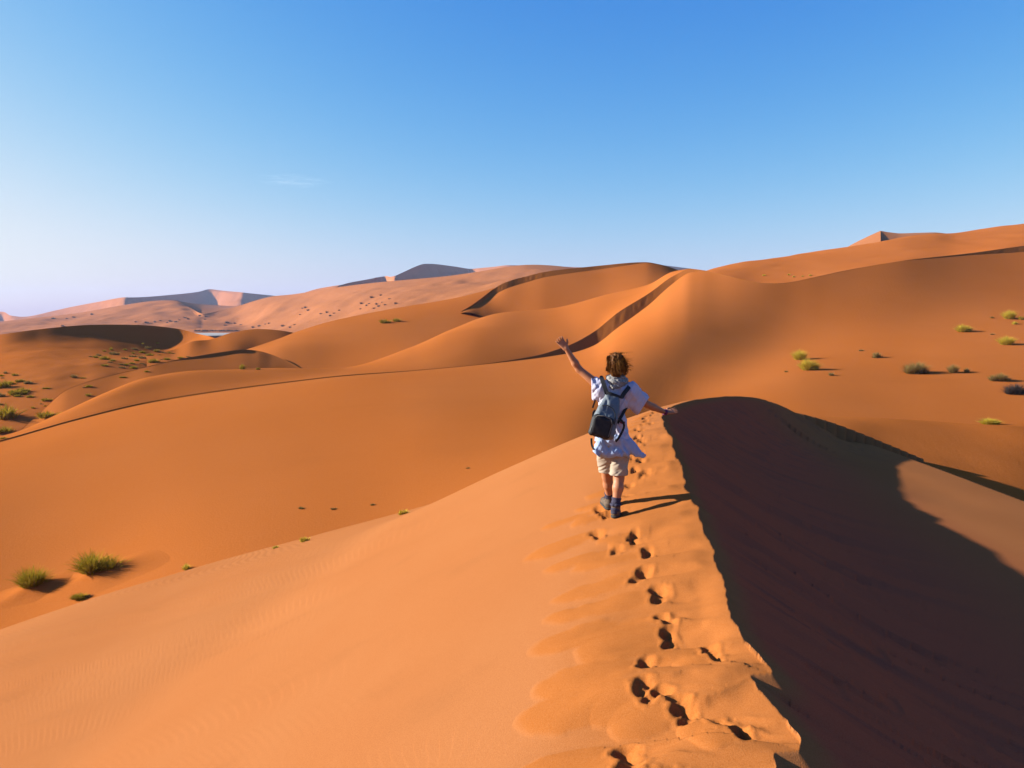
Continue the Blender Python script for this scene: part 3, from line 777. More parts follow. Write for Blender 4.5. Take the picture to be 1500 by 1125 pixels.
def stems_mesh(name, seed, n=9):
    rg = np.random.default_rng(seed); V = []; F = []
    for _ in range(n):
        a = rg.uniform(0, 2 * np.pi); r = rg.uniform(0, 0.25); L = rg.uniform(0.2, 0.42); t = rg.uniform(0.1, 0.9)
        p0 = np.array([r * math.cos(a), r * math.sin(a), -0.06]); d = np.array([math.cos(a) * math.sin(t), math.sin(a) * math.sin(t), math.cos(t)])
        u = np.cross(d, [0.3, 0.2, 0.9]); u /= np.linalg.norm(u); w = np.cross(d, u); k0 = len(V)
        for j, (f, rr) in enumerate(((0, 0.020), (0.5, 0.015), (1, 0.006))):
            c = p0 + d * L * f + np.array([0.03 * f * rg.normal(), 0.03 * f * rg.normal(), 0])
            for q in range(4):
                V.append(c + (u * math.cos(q * 1.571) + w * math.sin(q * 1.571)) * rr)
        for j in range(2):
            for q in range(4):
                F.append((k0 + 4 * j + q, k0 + 4 * j + (q + 1) % 4, k0 + 4 * j + 4 + (q + 1) % 4, k0 + 4 * j + 4 + q))
    me = bpy.data.meshes.new(name); me.from_pydata([tuple(v) for v in V], [], F); me.update(); me.materials.append(M_twig)
    return me

LOBES = [[(0, 0, 0.5, 0.6)], [(-0.2, 0, 0.36, 0.58), (0.26, 0.05, 0.28, 0.46)], [(-0.25, 0, 0.25, 0.5), (0.1, 0.1, 0.3, 0.6), (0.34, -0.05, 0.18, 0.36)], [(-0.3, 0.05, 0.22, 0.34), (0.02, 0, 0.26, 0.44), (0.30, 0.02, 0.22, 0.30)]]
BIG = [blades_mesh("foliage", 100 + i, 1500, LOBES[i], 0.011, 0.6, (0.25, 1.2)) for i in range(4)]
SMALL = [blades_mesh("shrub_foliage", 200 + i, 200, LOBES[i], 0.035, 0.5, seg=2) for i in range(4)]
STEMS = [stems_mesh("stem", 300 + i) for i in range(2)]
_mesh_cache = {}
def with_mat(me, mat):
    key = (me.name, mat.name)
    if key not in _mesh_cache:
        c = me.copy(); c.materials.clear(); c.materials.append(mat); _mesh_cache[key] = c
    return _mesh_cache[key]

def big_shrub(u, v, w, h, mat, label, group, variant=0, mound=True, rz=0.3, dead=None, dry=False):
    p = ground_hit(u, v)
    if p is None: return
    sw = w * p.y / FPX; sh = h * p.y / FPX / 0.62
    root = empty("dry_shrub" if dry else "desert_shrub", p)
    root.scale = (sw, sw * 0.85, sh)
    root.rotation_euler = (0, 0, 0)
    f = link("foliage", with_mat(BIG[variant], mat), None, root)
    st = link("stem", STEMS[variant % 2], None, root)
    if dead:
        g = link("dead_foliage", with_mat(BIG[3], M_grey), None, root); g.location = (0.42, 0.05, 0); g.scale = (0.62, 0.6, 0.75); g["label"] = "grey dead right half"
    if mound:
        t = np.linspace(0, 1, 12); a = np.linspace(0, 2 * np.pi, 40, endpoint=False)
        T, A = np.meshgrid(t, a, indexing='ij')
        rr = T * (1.5 + 0.15 * np.sin(A * 2 + variant) + 0.08 * np.sin(A * 5 + 2 * variant)) * sw
        X = p.x + rr * np.cos(A) * 1.25 + 0.1 * sw; Y = p.y + rr * np.sin(A); Z = np.empty_like(X)
        for q in np.ndindex(X.shape):
            ok, loc, n_, i_, o_, m0 = scene.ray_cast(_dg, Vector((X[q], Y[q], p.z + 6)), Vector((0, 0, -1)))
            Z[q] = loc.z if ok else p.z
        Z = Z + 0.26 * sh * np.exp(-(T * 2.1) ** 2) - 0.015 - 0.05 * T ** 6
        V = np.stack([(X - p.x) / sw, (Y - p.y) / (sw * 0.85), (Z - p.z) / sh], -1).reshape(-1, 3)
        i, j = np.meshgrid(np.arange(11), np.arange(40), indexing='ij'); i = i.ravel(); j = j.ravel()
        F = np.stack([i * 40 + j, i * 40 + (j + 1) % 40, (i + 1) * 40 + (j + 1) % 40, (i + 1) * 40 + j], 1)
        link("sand_mound", mesh_np("sand_mound", V, F), M_mid, root)
        f.location.z = st.location.z = 0.16
    props(root, label, "shrub", group)
    return root

def small_shrub(u, v, w, h, mat, label, group, i, name="desert_shrub"):
    p = ground_hit(u, v)
    if p is None: return
    sw = w * p.y / FPX * 1.1; sh = h * p.y / FPX / 0.55
    o = link(name, with_mat(SMALL[i % 4], mat))
    o.location = p - Vector((0, 0, 0.04 * sh)); o.scale = (sw, sw * 0.85, sh); o.rotation_euler = (0, 0, (i * 2.39996) % 0.8 - 0.4)
    props(o, label, "shrub", group)
    return o

_T = ["", "first", "second", "third", "fourth", "fifth", "sixth", "seventh", "eighth", "ninth", "tenth", "eleventh", "twelfth", "thirteenth", "fourteenth", "fifteenth", "sixteenth", "seventeenth", "eighteenth", "nineteenth"]
_D = {2: ("twentieth", "twenty"), 3: ("thirtieth", "thirty"), 4: ("fortieth", "forty"), 5: ("fiftieth", "fifty")}
def ordinal(n):
    if n < 20: return _T[n]
    return _D[n // 10][0] if n % 10 == 0 else _D[n // 10][1] + "-" + _T[n % 10]
def ranks(pts):
    order = sorted(range(len(pts)), key=lambda k: (pts[k][0], pts[k][1])); r = [0] * len(pts)
    for n, k in enumerate(order): r[k] = n + 1
    return r
GV = "shrubs in the left valley behind the foreground dune"
big_shrub(48, 866, 44, 28, M_green, "round green shrub on a mound, left one of the two big valley shrubs", GV, 0)
big_shrub(147, 845, 60, 29, M_green, "widest green shrub on a sand mound in the left valley, with a long shadow", GV, 1)
big_shrub(118, 878, 30, 13, M_green, "low half dead shrub with a grey end, just above the foreground dune edge", GV, 3, mound=False, dead=True)
for k, (u, v, w, h, lb) in enumerate([(273,834,13,9,"tiny bright green shrub just over the foreground dune edge, right of the big valley shrubs"),
        (447,793,13,9,"tiny yellow shrub over the foreground dune edge, midway along the valley"),
        (404,803,10,4,"very low yellow tuft peeking over the foreground dune edge"),
        (592,753,17,13,"yellow green shrub where the dune edge meets the valley, farthest right of the valley shrubs")]):
    small_shrub(u, v, w, h, M_yellow, lb, GV, k)
for k, (u, v, w, h, lb) in enumerate([(441,745,9,3,"flat brown tuft on the middle dune face, leftmost of three in a line"),(489,746,8,3,"flat brown tuft on the middle dune face, middle of three in a line"),
        (546,740,7,3,"flat brown tuft on the middle dune face, rightmost of three in a line"),(686,686,7,3,"lone tiny tuft on the middle dune face left of the walker")]):
    small_shrub(u, v, w, h, M_dry, lb, "tufts on the middle dune face", k, "grass_tuft")
GR = "shrubs on the right valley slope"
right = [(1171,527,20,14,M_yellow,0,"upper of the two touching yellow green shrubs on the right slope"),(1187,542,26,17,M_yellow,1,"lower of the two touching yellow green shrubs on the right slope"),
         (1342,547,36,17,M_dry,2,"wide straggling brownish shrub in the middle of the right slope"),(1396,546,15,12,M_dry,0,"small upright olive shrub left of the tiny one on the right slope"),
         (1465,558,30,16,M_dry,3,"spreading olive shrub near the right edge with a dark shadow"),(1487,577,32,15,M_grey,2,"grey dead looking shrub lying at the right edge"),
         (1413,486,21,11,M_yellow,1,"yellow green shrub on the upper right slope with a long thin shadow"),(1474,505,22,12,M_yellow,0,"yellow shrub right of and below the one with the long thin shadow"),
         (1478,467,18,12,M_yellow,0,"topmost bright yellow shrub near the right edge"),(1452,622,26,10,M_yellow,1,"bright yellow shrub half hidden behind the rippled sand hill")]
for (u, v, w, h, m_, k, lb) in right:
    big_shrub(u, v, w, h, m_, lb, GR, k, mound=False, dry=m_ in (M_dry, M_grey))
for k, (u, v, w, h, m_, lb) in enumerate([(1218,550,9,6,M_dry,"tiny shrub to the right of the two touching yellow shrubs"),(1285,524,17,10,M_dry,"small brown tuft on a bump, left of the wide brownish shrub"),
        (1262,514,10,4,M_dry,"flat brown tuft up left of the small brown tuft"),(1416,545,9,7,M_dry,"tiny olive shrub right of the small upright olive shrub"),
        (1496,468,9,6,M_yellow,"small yellow shrub right beside the topmost bright yellow shrub"),(1487,475,10,5,M_yellow,"small yellow shrub just below the topmost bright yellow shrub"),
        (1454,490,9,3,M_dry,"flat tuft at the end of the long thin shrub shadow"),(1453,466,6,3,M_dry,"tiny brown tuft left of the topmost bright yellow shrub"),
        (1152,545,6,3,M_dry,"tiny brown tuft left of the two touching yellow shrubs")]):
    small_shrub(u, v, w, h, m_, lb, GR, k + 1)
for k, (u, v) in enumerate([(1119,404),(1156,403),(1163,406),(1176,405),(1187,404)]):
    small_shrub(u, v, 5, 2.5, M_yellow, ordinal(k + 1) + " tiny pale tuft from the left at the foot of the high orange dune", "tufts on the high orange dune", k, "grass_tuft")
small_shrub(565, 473, 15, 7, M_green, "left one of the two green shrubs on the long sunlit slope", "pair on the sunlit slope", 1)
small_shrub(581, 471, 13, 6, M_green, "right one of the two green shrubs on the long sunlit slope", "pair on the sunlit slope", 0)
small_shrub(355, 541, 9, 9, M_green, "yellow green shrub at the foot of the low dune behind the middle dune", "pair below the low dune", 0)
small_shrub(378, 541.5, 6, 4, M_green, "tiny tuft right of the shrub at the foot of the low dune", "pair below the low dune", 2)
GL = "shrubs on the pale flat at the left edge"
for k, (u, v, w, h, lb) in enumerate([(10,612,34,20,"big dark shrub cut by the left edge, with a broad shadow"),(72,611,25,11,"long green shrub along the edge of the middle dune windward side"),
        (6,568,17,13,"large green shrub at the left edge, uppermost of the big ones"),(15,563,15,10,"green shrub touching the right of the uppermost big left shrub"),
        (21,578,17,9,"left half of the twin green clump on the left flat"),(35,574,15,8,"right half of the twin green clump on the left flat"),(4,634,26,11,"dark shrub at the left edge just above the middle dune crest")]):
    small_shrub(u, v, w, h, M_green, lb, GL, k)
flat = [(8,547,6,4),(22,550,7,4),(2,551,6,3),(4,554,5,3),(26,560,7,5),(33,559,6,5),(41,562,11,6),(26,581,11,6),(36,577,8,5),(2,581,10,8),(44,582,10,4),(68,569,13,3),
        (108,553,9,5),(122,554,7,2),(130,567,9,4),(123,568,5,3),(129,580,8,4),(69,587,12,5),(60,592,3,2),(66,595,5,3),(48,598,5,3),(1,593,6,4),(5,643,10,4)]
rk = ranks(flat)
for k, (u, v, w, h) in enumerate(flat):
    small_shrub(u, v, w, h, M_green if k % 3 else M_dry, ordinal(rk[k]) + " from the left of the little olive shrubs on the pale left flat", GL, k)
small_shrub(180, 553, 11, 4, M_green, "low shrub on the near rim of the scrubby hollow, leftmost of two", "two on the hollow rim", 3)
small_shrub(215, 545, 7, 3, M_green, "low shrub on the near rim of the scrubby hollow, rightmost of two", "two on the hollow rim", 2)
hollow = [(163,513,6,5),(168,520,12,7),(153,515,5,3),(133,523,6,4),(140,524,7,4),(145,521,6,4),(153,527,13,7),(161,531,8,4),(165,529,8,4),(183,526,8,4),(183,513,6,3),(197,512,10,5),
        (195,518,5,3),(195,523,10,4),(208,517,9,4),(201,520,4,2),(200,529,8,4),(209,525,9,5),(219,521,11,4),(233,520,6,2),(229,515,9,4),(217,511,7,5),(225,531,15,7),(237,527,5,2),(244,527,9,4),(240,517,5,2),
        (248,517,5,2),(253,518,7,2),(264,525,9,3),(276,523,5,2),(193,533,8,3),(177,534,8,4),(185,535,7,3),(179,539,8,3),(196,540,10,5),(212,535,5,2),(153,536,11,3),(208,533,6,2)]
rk = ranks(hollow)
for k, (u, v, w, h) in enumerate(hollow):
    small_shrub(u, v, w, h, M_dry if k % 2 else M_green, ordinal(rk[k]) + " small shrub from the left in the scrubby hollow below the shaded bowl", "shrubs in the scrubby hollow", k)
small_shrub(209, 504, 4, 2, M_yellow, "left of two pale tufts up in the dark bowl shade", "tufts in the bowl", 0, "grass_tuft")
small_shrub(231, 503, 4, 2, M_yellow, "right of two pale tufts up in the dark bowl shade", "tufts in the bowl", 1, "grass_tuft")
far = [(245,473),(250,471),(258,472),(263,469),(271,466),(276,468),(293,463),(302,464),(300,468),(333,473),(344,474),(353,476),(330,477),(371,480),(380,478),(389,475),(394,474),(415,478),(425,480),(432,476),(443,452),(448,451),(452,455),(440,461),
       (470,460),(479,458),(484,463),(490,459),(497,455),(530,445),(537,448),(541,445),(548,452),(552,446),(555,449),(560,443),(564,447),(545,436),(558,433),(571,438),(528,453),(580,445),(78,467),(98,467),(108,465),(135,461),(92,478),(95,479),(199,472),(215,473),(227,472),(235,470)]
rk = ranks(far)
for k, (u, v) in enumerate(far):
    small_shrub(u, v, 3.5 + 2.0 * ((k * 7) % 5) / 4, 1.8 + 1.2 * ((k * 3) % 4) / 3, M_scrub, ordinal(rk[k]) + " tiny scrub dot from the left on the far pink range", "scrub dots on the far range", k, "far_scrub")
for k in range(22):
    small_shrub(286 + k * 3.0, 485.2 - 0.2 * (k % 3), 4, 2.2, M_scrub, ordinal(k + 1) + " scrub from the left in the row beyond the pale pan", "scrub row by the pan", k, "far_scrub")
_haze.hide_viewport = False
# ------------------------------------------------------------------ signed distance modelling for the walker
class Field:
    """solid built from blended primitives on a fine grid, meshed with surface nets"""
    def __init__(self, lo, hi, step):
        self.lo = np.array(lo, float); self.step = step
        self.n = np.ceil((np.array(hi) - self.lo) / step).astype(int) + 1
        self.D = np.full(self.n, 1.0, np.float32)
    def box(self, lo, hi, pad):
        a = np.clip(np.floor((np.minimum(lo, hi) - pad - self.lo) / self.step).astype(int), 0, self.n - 1)
        b = np.clip(np.ceil((np.maximum(lo, hi) + pad - self.lo) / self.step).astype(int) + 1, 1, self.n)
        sl = tuple(slice(x, y) for x, y in zip(a, b))
        g = [self.lo[k] + self.step * np.arange(a[k], b[k]) for k in range(3)]
        return sl, np.stack(np.meshgrid(*g, indexing='ij'), -1)
    def blend(self, sl, d, k):
        c = self.D[sl]
        h = np.clip(0.5 + 0.5 * (c - d) / k, 0, 1)
        self.D[sl] = c * (1 - h) + d * h - k * h * (1 - h)
    def cone(self, a, b, ra, rb, k=0.02, flat=None):
        a = np.array(a, float); b = np.array(b, float); r = max(ra, rb)
        sl, P = self.box(a, b, r + 3 * k + 0.02)
        ab = b - a; t = np.clip(((P - a) @ ab) / max(ab @ ab, 1e-9), 0, 1)
        q = P - (a + t[..., None] * ab)
        if flat is not None:               # squash along a direction
            ax, f = flat; ax = np.array(ax, float); ax /= np.linalg.norm(ax)
            q = q + (q @ ax)[..., None] * ax * (1 / f - 1)
        d = np.linalg.norm(q, axis=-1) - (ra + (rb - ra) * t)
        self.blend(sl, d, k)
    def ell(self, c, r, k=0.02, rot=None):
        c = np.array(c, float); r = np.array(r, float)
        sl, P = self.box(c, c, r.max() + 3 * k + 0.02)
        q = P - c
        if rot is not None: q = q @ np.array(rot)
        k0 = np.linalg.norm(q / r, axis=-1); k1 = np.linalg.norm(q / (r * r), axis=-1)
        d = k0 * (k0 - 1) / np.maximum(k1, 1e-6)
        self.blend(sl, d, k)
    def coords(self):
        g = [self.lo[k] + self.step * np.arange(self.n[k]) for k in range(3)]
        return np.meshgrid(*g, indexing='ij')
    def cut(self, d):
        self.D = np.maximum(self.D, d.astype(np.float32))
    def mesh(self, name, origin):
        D = self.D; n = self.n
        D[0] = D[-1] = 1; D[:, 0] = D[:, -1] = 1; D[:, :, 0] = D[:, :, -1] = 1
        S = D < 0
        c = np.zeros(n - 1, int); acc = np.zeros(tuple(n - 1) + (3,)); cnt = np.zeros(n - 1)
        cor = [(i, j, k) for i in (0, 1) for j in (0, 1) for k in (0, 1)]
        sub = lambda A, o: A[o[0]:o[0] + n[0] - 1, o[1]:o[1] + n[1] - 1, o[2]:o[2] + n[2] - 1]
        anyin = np.zeros(n - 1, bool); allin = np.ones(n - 1, bool)
        for o in cor:
            q = sub(S, o); anyin |= q; allin &= q
        act = anyin & ~allin
        idx = np.argwhere(act)
        P = np.zeros((len(idx), 3)); C = np.zeros(len(idx))
        for o in cor:
            for ax in range(3):
                if o[ax] == 1: continue
                o2 = list(o); o2[ax] = 1
                d0 = D[tuple((idx + o).T)]; d1 = D[tuple((idx + o2).T)]
                m = (d0 < 0) != (d1 < 0)
                t = np.where(m, d0 / np.where(m, d0 - d1, 1), 0)
                p = np.tile(np.array(o, float), (len(idx), 1)); p[:, ax] = t
                P += p * m[:, None]; C += m
        V = self.lo + (idx + P / np.maximum(C, 1)[:, None]) * self.step - np.array(origin)
        vid = np.full(n - 1, -1); vid[act] = np.arange(len(idx))
        F = []
        for ax in range(3):
            o2 = [0, 0, 0]; o2[ax] = 1
            A = S[:n[0] - o2[0], :n[1] - o2[1], :n[2] - o2[2]]; B = S[o2[0]:, o2[1]:, o2[2]:]
            e = np.argwhere(A != B)
            u, v = [(1, 2), (2, 0), (0, 1)][ax]
            ok = (e[:, u] > 0) & (e[:, v] > 0) & (e[:, u] < n[u] - 1) & (e[:, v] < n[v] - 1)
            e = e[ok]; flip = B[tuple(e.T)]
            du = np.zeros(3, int); du[u] = 1; dv = np.zeros(3, int); dv[v] = 1
            q = np.stack([vid[tuple((e - du - dv).T)], vid[tuple((e - dv).T)], vid[tuple(e.T)], vid[tuple((e - du).T)]], 1)
            q[flip] = q[flip][:, ::-1]
            F.append(q)
        F = np.vstack(F); F = F[(F >= 0).all(1)]
        return mesh_np(name, V, F)

# ------------------------------------------------------------------ pose, read off the photograph
_foot = march(899, 759, lambda Q: near_height(Q), 5, 11, 1200)
Y0 = _foot[1]
def J(u, v, dy=0.0): return at(u, v, Y0 + dy)
ORG = np.array([_foot[0], _foot[1], _foot[2]])
headc = J(902, 536, .05); neck0 = J(903, 563, .07); chest = J(899, 588, .07); mid = J(897, 617, .08); pelvis = J(898, 648, .10)
shL, elL, wrL = J(879, 567, .05), J(848, 541, .10), J(829.5, 511, .07)
shR, elR, wrR = J(924, 572, .07), J(949, 593, .17), J(974.5, 604, .27)
hpL, knL, anL = J(888, 655, .10), J(889.5, 698, .30), J(893, 733, .46)
hpR, knR, anR = J(908, 655, .10), J(906.5, 700, .07), J(902, 741, .0)
def ground(p): return near_height(np.array([[p[0], p[1], 0.0]]))[0]
heelR = np.array([anR[0] - 0.005, anR[1] - 0.045, 0]); toeR = heelR + np.array([0.045, 0.255, 0])
heelL = np.array([anL[0] - 0.01, anL[1] - 0.045, 0]); toeL = heelL + np.array([-0.03, 0.255, 0])
gR = ground(heelR) + 0.004; gL = ground(heelL) + 0.004
heelR[2] = gR + 0.02; toeR[2] = ground(toeR) + 0.022; heelL[2] = gL + 0.02; toeL[2] = ground(toeL) + 0.022
anR[2] = gR + 0.125; anL[2] = gL + 0.125

person = empty("person", Vector(ORG))
props(person, "person walking away on the crest, arms spread, in white shirt, beige shorts and scarf", "person")

# body: one continuous surface
B = Field(np.minimum.reduce([wrL - .2, toeL - .1, toeR - .1]) - .02, np.maximum.reduce([wrR + .22, toeL + .05, headc + .2, wrL + .24]) + .02, 0.0062)
B.ell(headc, (.074, .092, .112), .02); B.ell(headc + [0, .03, -.05], (.055, .07, .065), .03)
B.ell(headc + [0, .105, -.02], (.014, .02, .022), .012)                                   # nose
for sx in (-1, 1): B.ell(headc + [sx * .077, .01, -.015], (.012, .02, .03), .008)         # ears
B.cone(neck0 - [0, 0, .02], headc - [0, 0, .06], .056, .048, .03)
B.cone(shL, shR, .062, .062, .05); B.ell(chest, (.135, .088, .13), .05); B.ell(mid, (.115, .08, .14), .05); B.ell(pelvis, (.145, .10, .10), .05)
for sh, el, wr in ((shL, elL, wrL), (shR, elR, wrR)):
    B.cone(sh, el, .050, .036, .02); m_ = el + (wr - el) * .3
    B.cone(el, m_, .036, .038, .015); B.cone(m_, wr, .037, .023, .015)
for hp, kn, an in ((hpL, knL, anL), (hpR, knR, anR)):
    B.cone(hp, kn, .088, .056, .03); c_ = kn + (an - kn) * .35
    B.cone(kn, c_ - [0, .018, 0], .052, .056, .02); B.cone(c_ - [0, .018, 0], an, .054, .034, .02)
for an, he, to in ((anL, heelL, toeL), (anR, heelR, toeR)):
    B.cone(an, he + [0, .035, .03], .030, .022, .02); B.cone(he + [0, .035, .03], to + [0, -.05, .015], .022, .018, .02)
def hand(wr, f, l, thumb_side, curls, spread):
    hs = .88; f = f / np.linalg.norm(f); l = l - (l @ f) * f; l /= np.linalg.norm(l); nrm = np.cross(f, l)
    pb = wr + f * .010; pt = wr + f * .070
    for s_ in (-.024, -.008, .008, .024):
        B.cone(pb + l * s_ * .75, pt + l * s_, .015, .0125, .010)
    for q, (s_, L) in enumerate(zip((-.028, -.0095, .0095, .028), (.052, .062, .066, .058))):
        if thumb_side < 0: L = (.058, .066, .062, .052)[q]
        a = pt + l * s_; d1 = f + l * s_ * spread + nrm * curls * .35; d1 /= np.linalg.norm(d1)
        b = a + d1 * L * .5; d2 = f + l * s_ * spread + nrm * curls; d2 /= np.linalg.norm(d2)
        c = b + d2 * L * .5
        B.cone(a, b, .0098, .0088, .006); B.cone(b, c, .0088, .0070, .005)
    a = pb + f * .015 + l * thumb_side * .022; b = a + (f * .6 + l * thumb_side * .8) * .036; c = b + (f * .85 + l * thumb_side * .45) * .032
    B.cone(a, b, .0125, .0105, .010); B.cone(b, c, .0105, .0080, .006)
hand(wrL, np.array([-.62, .12, .80]), np.array([.78, .1, .60]), 1, -.22, 6)
hand(wrR, np.array([.93, .22, .10]), np.array([-.10, .75, .42]), 1, .18, 6)
X, Yg, Z = B.coords()
# eye sockets and mouth on the side that looks ahead
for sx in (-1, 1):
    B.cut(-(np.sqrt((X - headc[0] - sx * .03) ** 2 + (Yg - headc[1] - .10) ** 2 + (Z - headc[2]) ** 2) - .013))
B.cut(-(np.sqrt(((X - headc[0]) / 2.2) ** 2 + (Yg - headc[1] - .10) ** 2 + ((Z - headc[2] + .062) * 1.6) ** 2) - .009))
body = link("body", B.mesh("body", ORG), M_skin, person)

def folds(x, y, z, seed, amp, sc):
    return amp * (noise((x * sc[0] + z * sc[2]) * 1.0, y * 7 + z * sc[1], seed) + 0.5 * noise((x * sc[0] - z * sc[2]) * 2.3, z * sc[1] * 2, seed + 1))

# T-shirt with short sleeves and a tail blown to the right
S = Field(J(850, 690, -.25) - .02, J(955, 535, .35) + .02, 0.0065)
S.cone(shL, shR, .082, .082, .05); S.ell(chest, (.160, .116, .15), .05); S.ell(mid, (.148, .116, .17), .05)
S.ell(J(897, 640, .09), (.178, .138, .13), .05); S.ell(J(898, 660, .09), (.195, .150, .08), .05)
S.cone(J(912, 648, .04), J(941, 668, -.03), .090, .022, .05, flat=((0, 1, 0.2), 0.55)); S.cone(J(880, 655, .0), J(872, 668, -.04), .06, .02, .04, flat=((0, 1, 0), 0.6))
S.cone(shL + [.02, 0, -.02], J(867, 563, .07), .085, .080, .04); S.cone(J(875, 575, .06), J(870, 583, .06), .05, .03, .04)
S.cone(shR - [.01, 0, .01], J(943, 590, .14), .090, .080, .04); S.cone(J(925, 590, .1), J(936, 600, .12), .065, .05, .04)
X, Yg, Z = S.coords()
Dn = S.D
Dn += folds(X, Yg, Z, 500, .011, (26, 8, 14)).astype(np.float32)
uu = project(np.stack([X, Yg, Z], -1))
pu, pv = uu[..., 0], uu[..., 1]
hem = np.interp(pu, [860, 868, 876, 884, 893, 903, 915, 928, 940], [655, 660, 667, 671, 670.5, 668, 669, 672, 670])
S.cut((pv - hem) * .0065)
S.cut(((866.5 - pu) + (pv - 565) * .02) * .0065)                       # left sleeve hem
S.cut(((pu - 941.5) * .80 + (pv - 597) * .52) * .0065 * ((pv < 620) * 1.0) - 1.0 * (pv >= 620))   # right sleeve hem
S.cut((556.5 - pv - 0.10 * np.abs(pu - 903)) * .0065 * (np.abs(pu - 903) < 16) - 1.0 * (np.abs(pu - 903) >= 16))   # neckline
_wd = np.maximum(S.D - .006, (640 + 3 * np.sin(pu * .2) - pv) * .0065)
shirt = link("t_shirt", S.mesh("t_shirt", ORG), M_shirt, person)
S.D = _wd.astype(np.float32)
S.D += (.004 * noise(X * 30 + Z * 12, Z * 18, 505)).astype(np.float32)
wc = link("shaded_shirt_tail", S.mesh("shaded_shirt_tail", ORG), M_tail_shade, person); wc["label"] = "blowing tail of the white shirt, its blue shade put into the colour"  # extra shell over the shirt tail, carrying its shade as blue colour

# shorts
H = Field(J(865, 705, -.2), J(932, 635, .45), 0.0065)
H.ell(pelvis + [0, 0, -.02], (.168, .128, .12), .04)
H.cone(hpL, J(889.5, 700, .24), .102, .084, .03); H.cone(hpR, J(907, 700, .07), .104, .088, .03)
X, Yg, Z = H.coords(); H.D += folds(X, Yg, Z, 520, .009, (16, 9, 18)).astype(np.float32)
pv = project(np.stack([X, Yg, Z], -1)); H.cut((pv[..., 1] - np.where(Yg > Y0 + .17, 695, 697.5)) * .0065)
link("shorts", H.mesh("shorts", ORG), M_shorts, person)
_pk = J(893, 686, .02)
# socks and boots
for kn, an, he, to, g in ((knL, anL, heelL, toeL, gL), (knR, anR, heelR, toeR, gR)):
    up = (kn - an) / np.linalg.norm(kn - an)
    K = Field(an - .14, an + .16, 0.006)
    K.cone(an - up * .06, an + up * .085, .045, .049, .01)
    X, Yg, Z = K.coords(); d_ = (X - an[0]) * up[0] + (Yg - an[1]) * up[1] + (Z - an[2]) * up[2]
    K.D += (.0025 * np.sin(d_ * 160)).astype(np.float32); K.cut(d_ - .078)
    link("sock", K.mesh("sock", ORG), M_sock, person)
    lo = np.minimum(he, to) - .09; hi = np.maximum(he, to) + [.09, .07, .18]
    T = Field(lo, hi, 0.006)
    T.cone(an - [0, 0, .07], an + [0, -.004, -.005], .046, .048, .02); T.cone(he + [0, .035, .030], to + [0, -.03, .020], .042, .040, .03)
    X, Yg, Z = T.coords(); ln = he[2] + (to[2] - he[2]) * (Yg - he[1]) / (to[1] - he[1])
    T.cut(Z - (an[2] + .012)); T.cut((ln + .004) - Z)
    bt = link("boot", T.mesh("boot", ORG), M_boot, person)
    Q = Field(lo, hi, 0.006)
    Q.cone(he + [0, .035, .0], to + [0, -.03, .0], .047, .044, .02)
    Q.cut(Z - (ln + .006)); Q.cut((ln - .022) - Z)
    link("sole", Q.mesh("sole", ORG), M_sole, bt)
    C = Field(an - .09, an + .09, 0.006)          # padded collar
    t_ = np.linspace(0, 2 * np.pi, 9)
    for a0, a1 in zip(t_[:-1], t_[1:]):
        C.cone(an + [.046 * math.cos(a0), .046 * math.sin(a0), .008], an + [.046 * math.cos(a1), .046 * math.sin(a1), .008], .014, .014, .01)
    link("collar", C.mesh("collar", ORG), M_sock, bt)

# scarf
W_ = Field(headc - [.22, .22, .30], headc + [.22, .22, .02], 0.006)
t_ = np.linspace(0, 2 * np.pi, 17); cN = (neck0 + headc) / 2 - [0, 0, .055]
for ring, (rr, zz, th) in enumerate(((.082, -.012, .034), (.070, .026, .027), (.094, -.034, .024))):
    for a0, a1 in zip(t_[:-1], t_[1:]):
        pt = lambda a: cN + [rr * math.cos(a), rr * .92 * math.sin(a), zz + .016 * math.sin(a * 2 + ring) + .012 * math.cos(a)]
        W_.cone(pt(a0), pt(a1), th, th, .016)
X, Yg, Z = W_.coords(); W_.D += folds(X, Yg, Z, 540, .008, (40, 40, 30)).astype(np.float32)
link("scarf", W_.mesh("scarf", ORG), M_scarf, person)

# hair: full mop plus loose wind-blown strands
Hf = Field(headc - .19, headc + .20, 0.006)
Hf.ell(headc + [.0, -.012, .032], (.090, .104, .098), .03); Hf.ell(headc + [.002, -.044, -.018], (.086, .074, .086), .04); Hf.ell(headc + [.005, -.06, -.075], (.05, .04, .05), .03)
Hf.cone(headc + [.066, -.02, -.02], headc + [.090, -.03, -.075], .030, .010, .03); Hf.cone(headc + [-.07, -.01, .0], headc + [-.088, .0, -.045], .03, .012, .03)
X, Yg, Z = Hf.coords()
Hf.D += (.020 * noise(X * 30 + Z * 10, Z * 20 + Yg * 24, 560) + .008 * noise(X * 80 + Z * 14, Z * 16 + Yg * 60, 561)).astype(np.float32)
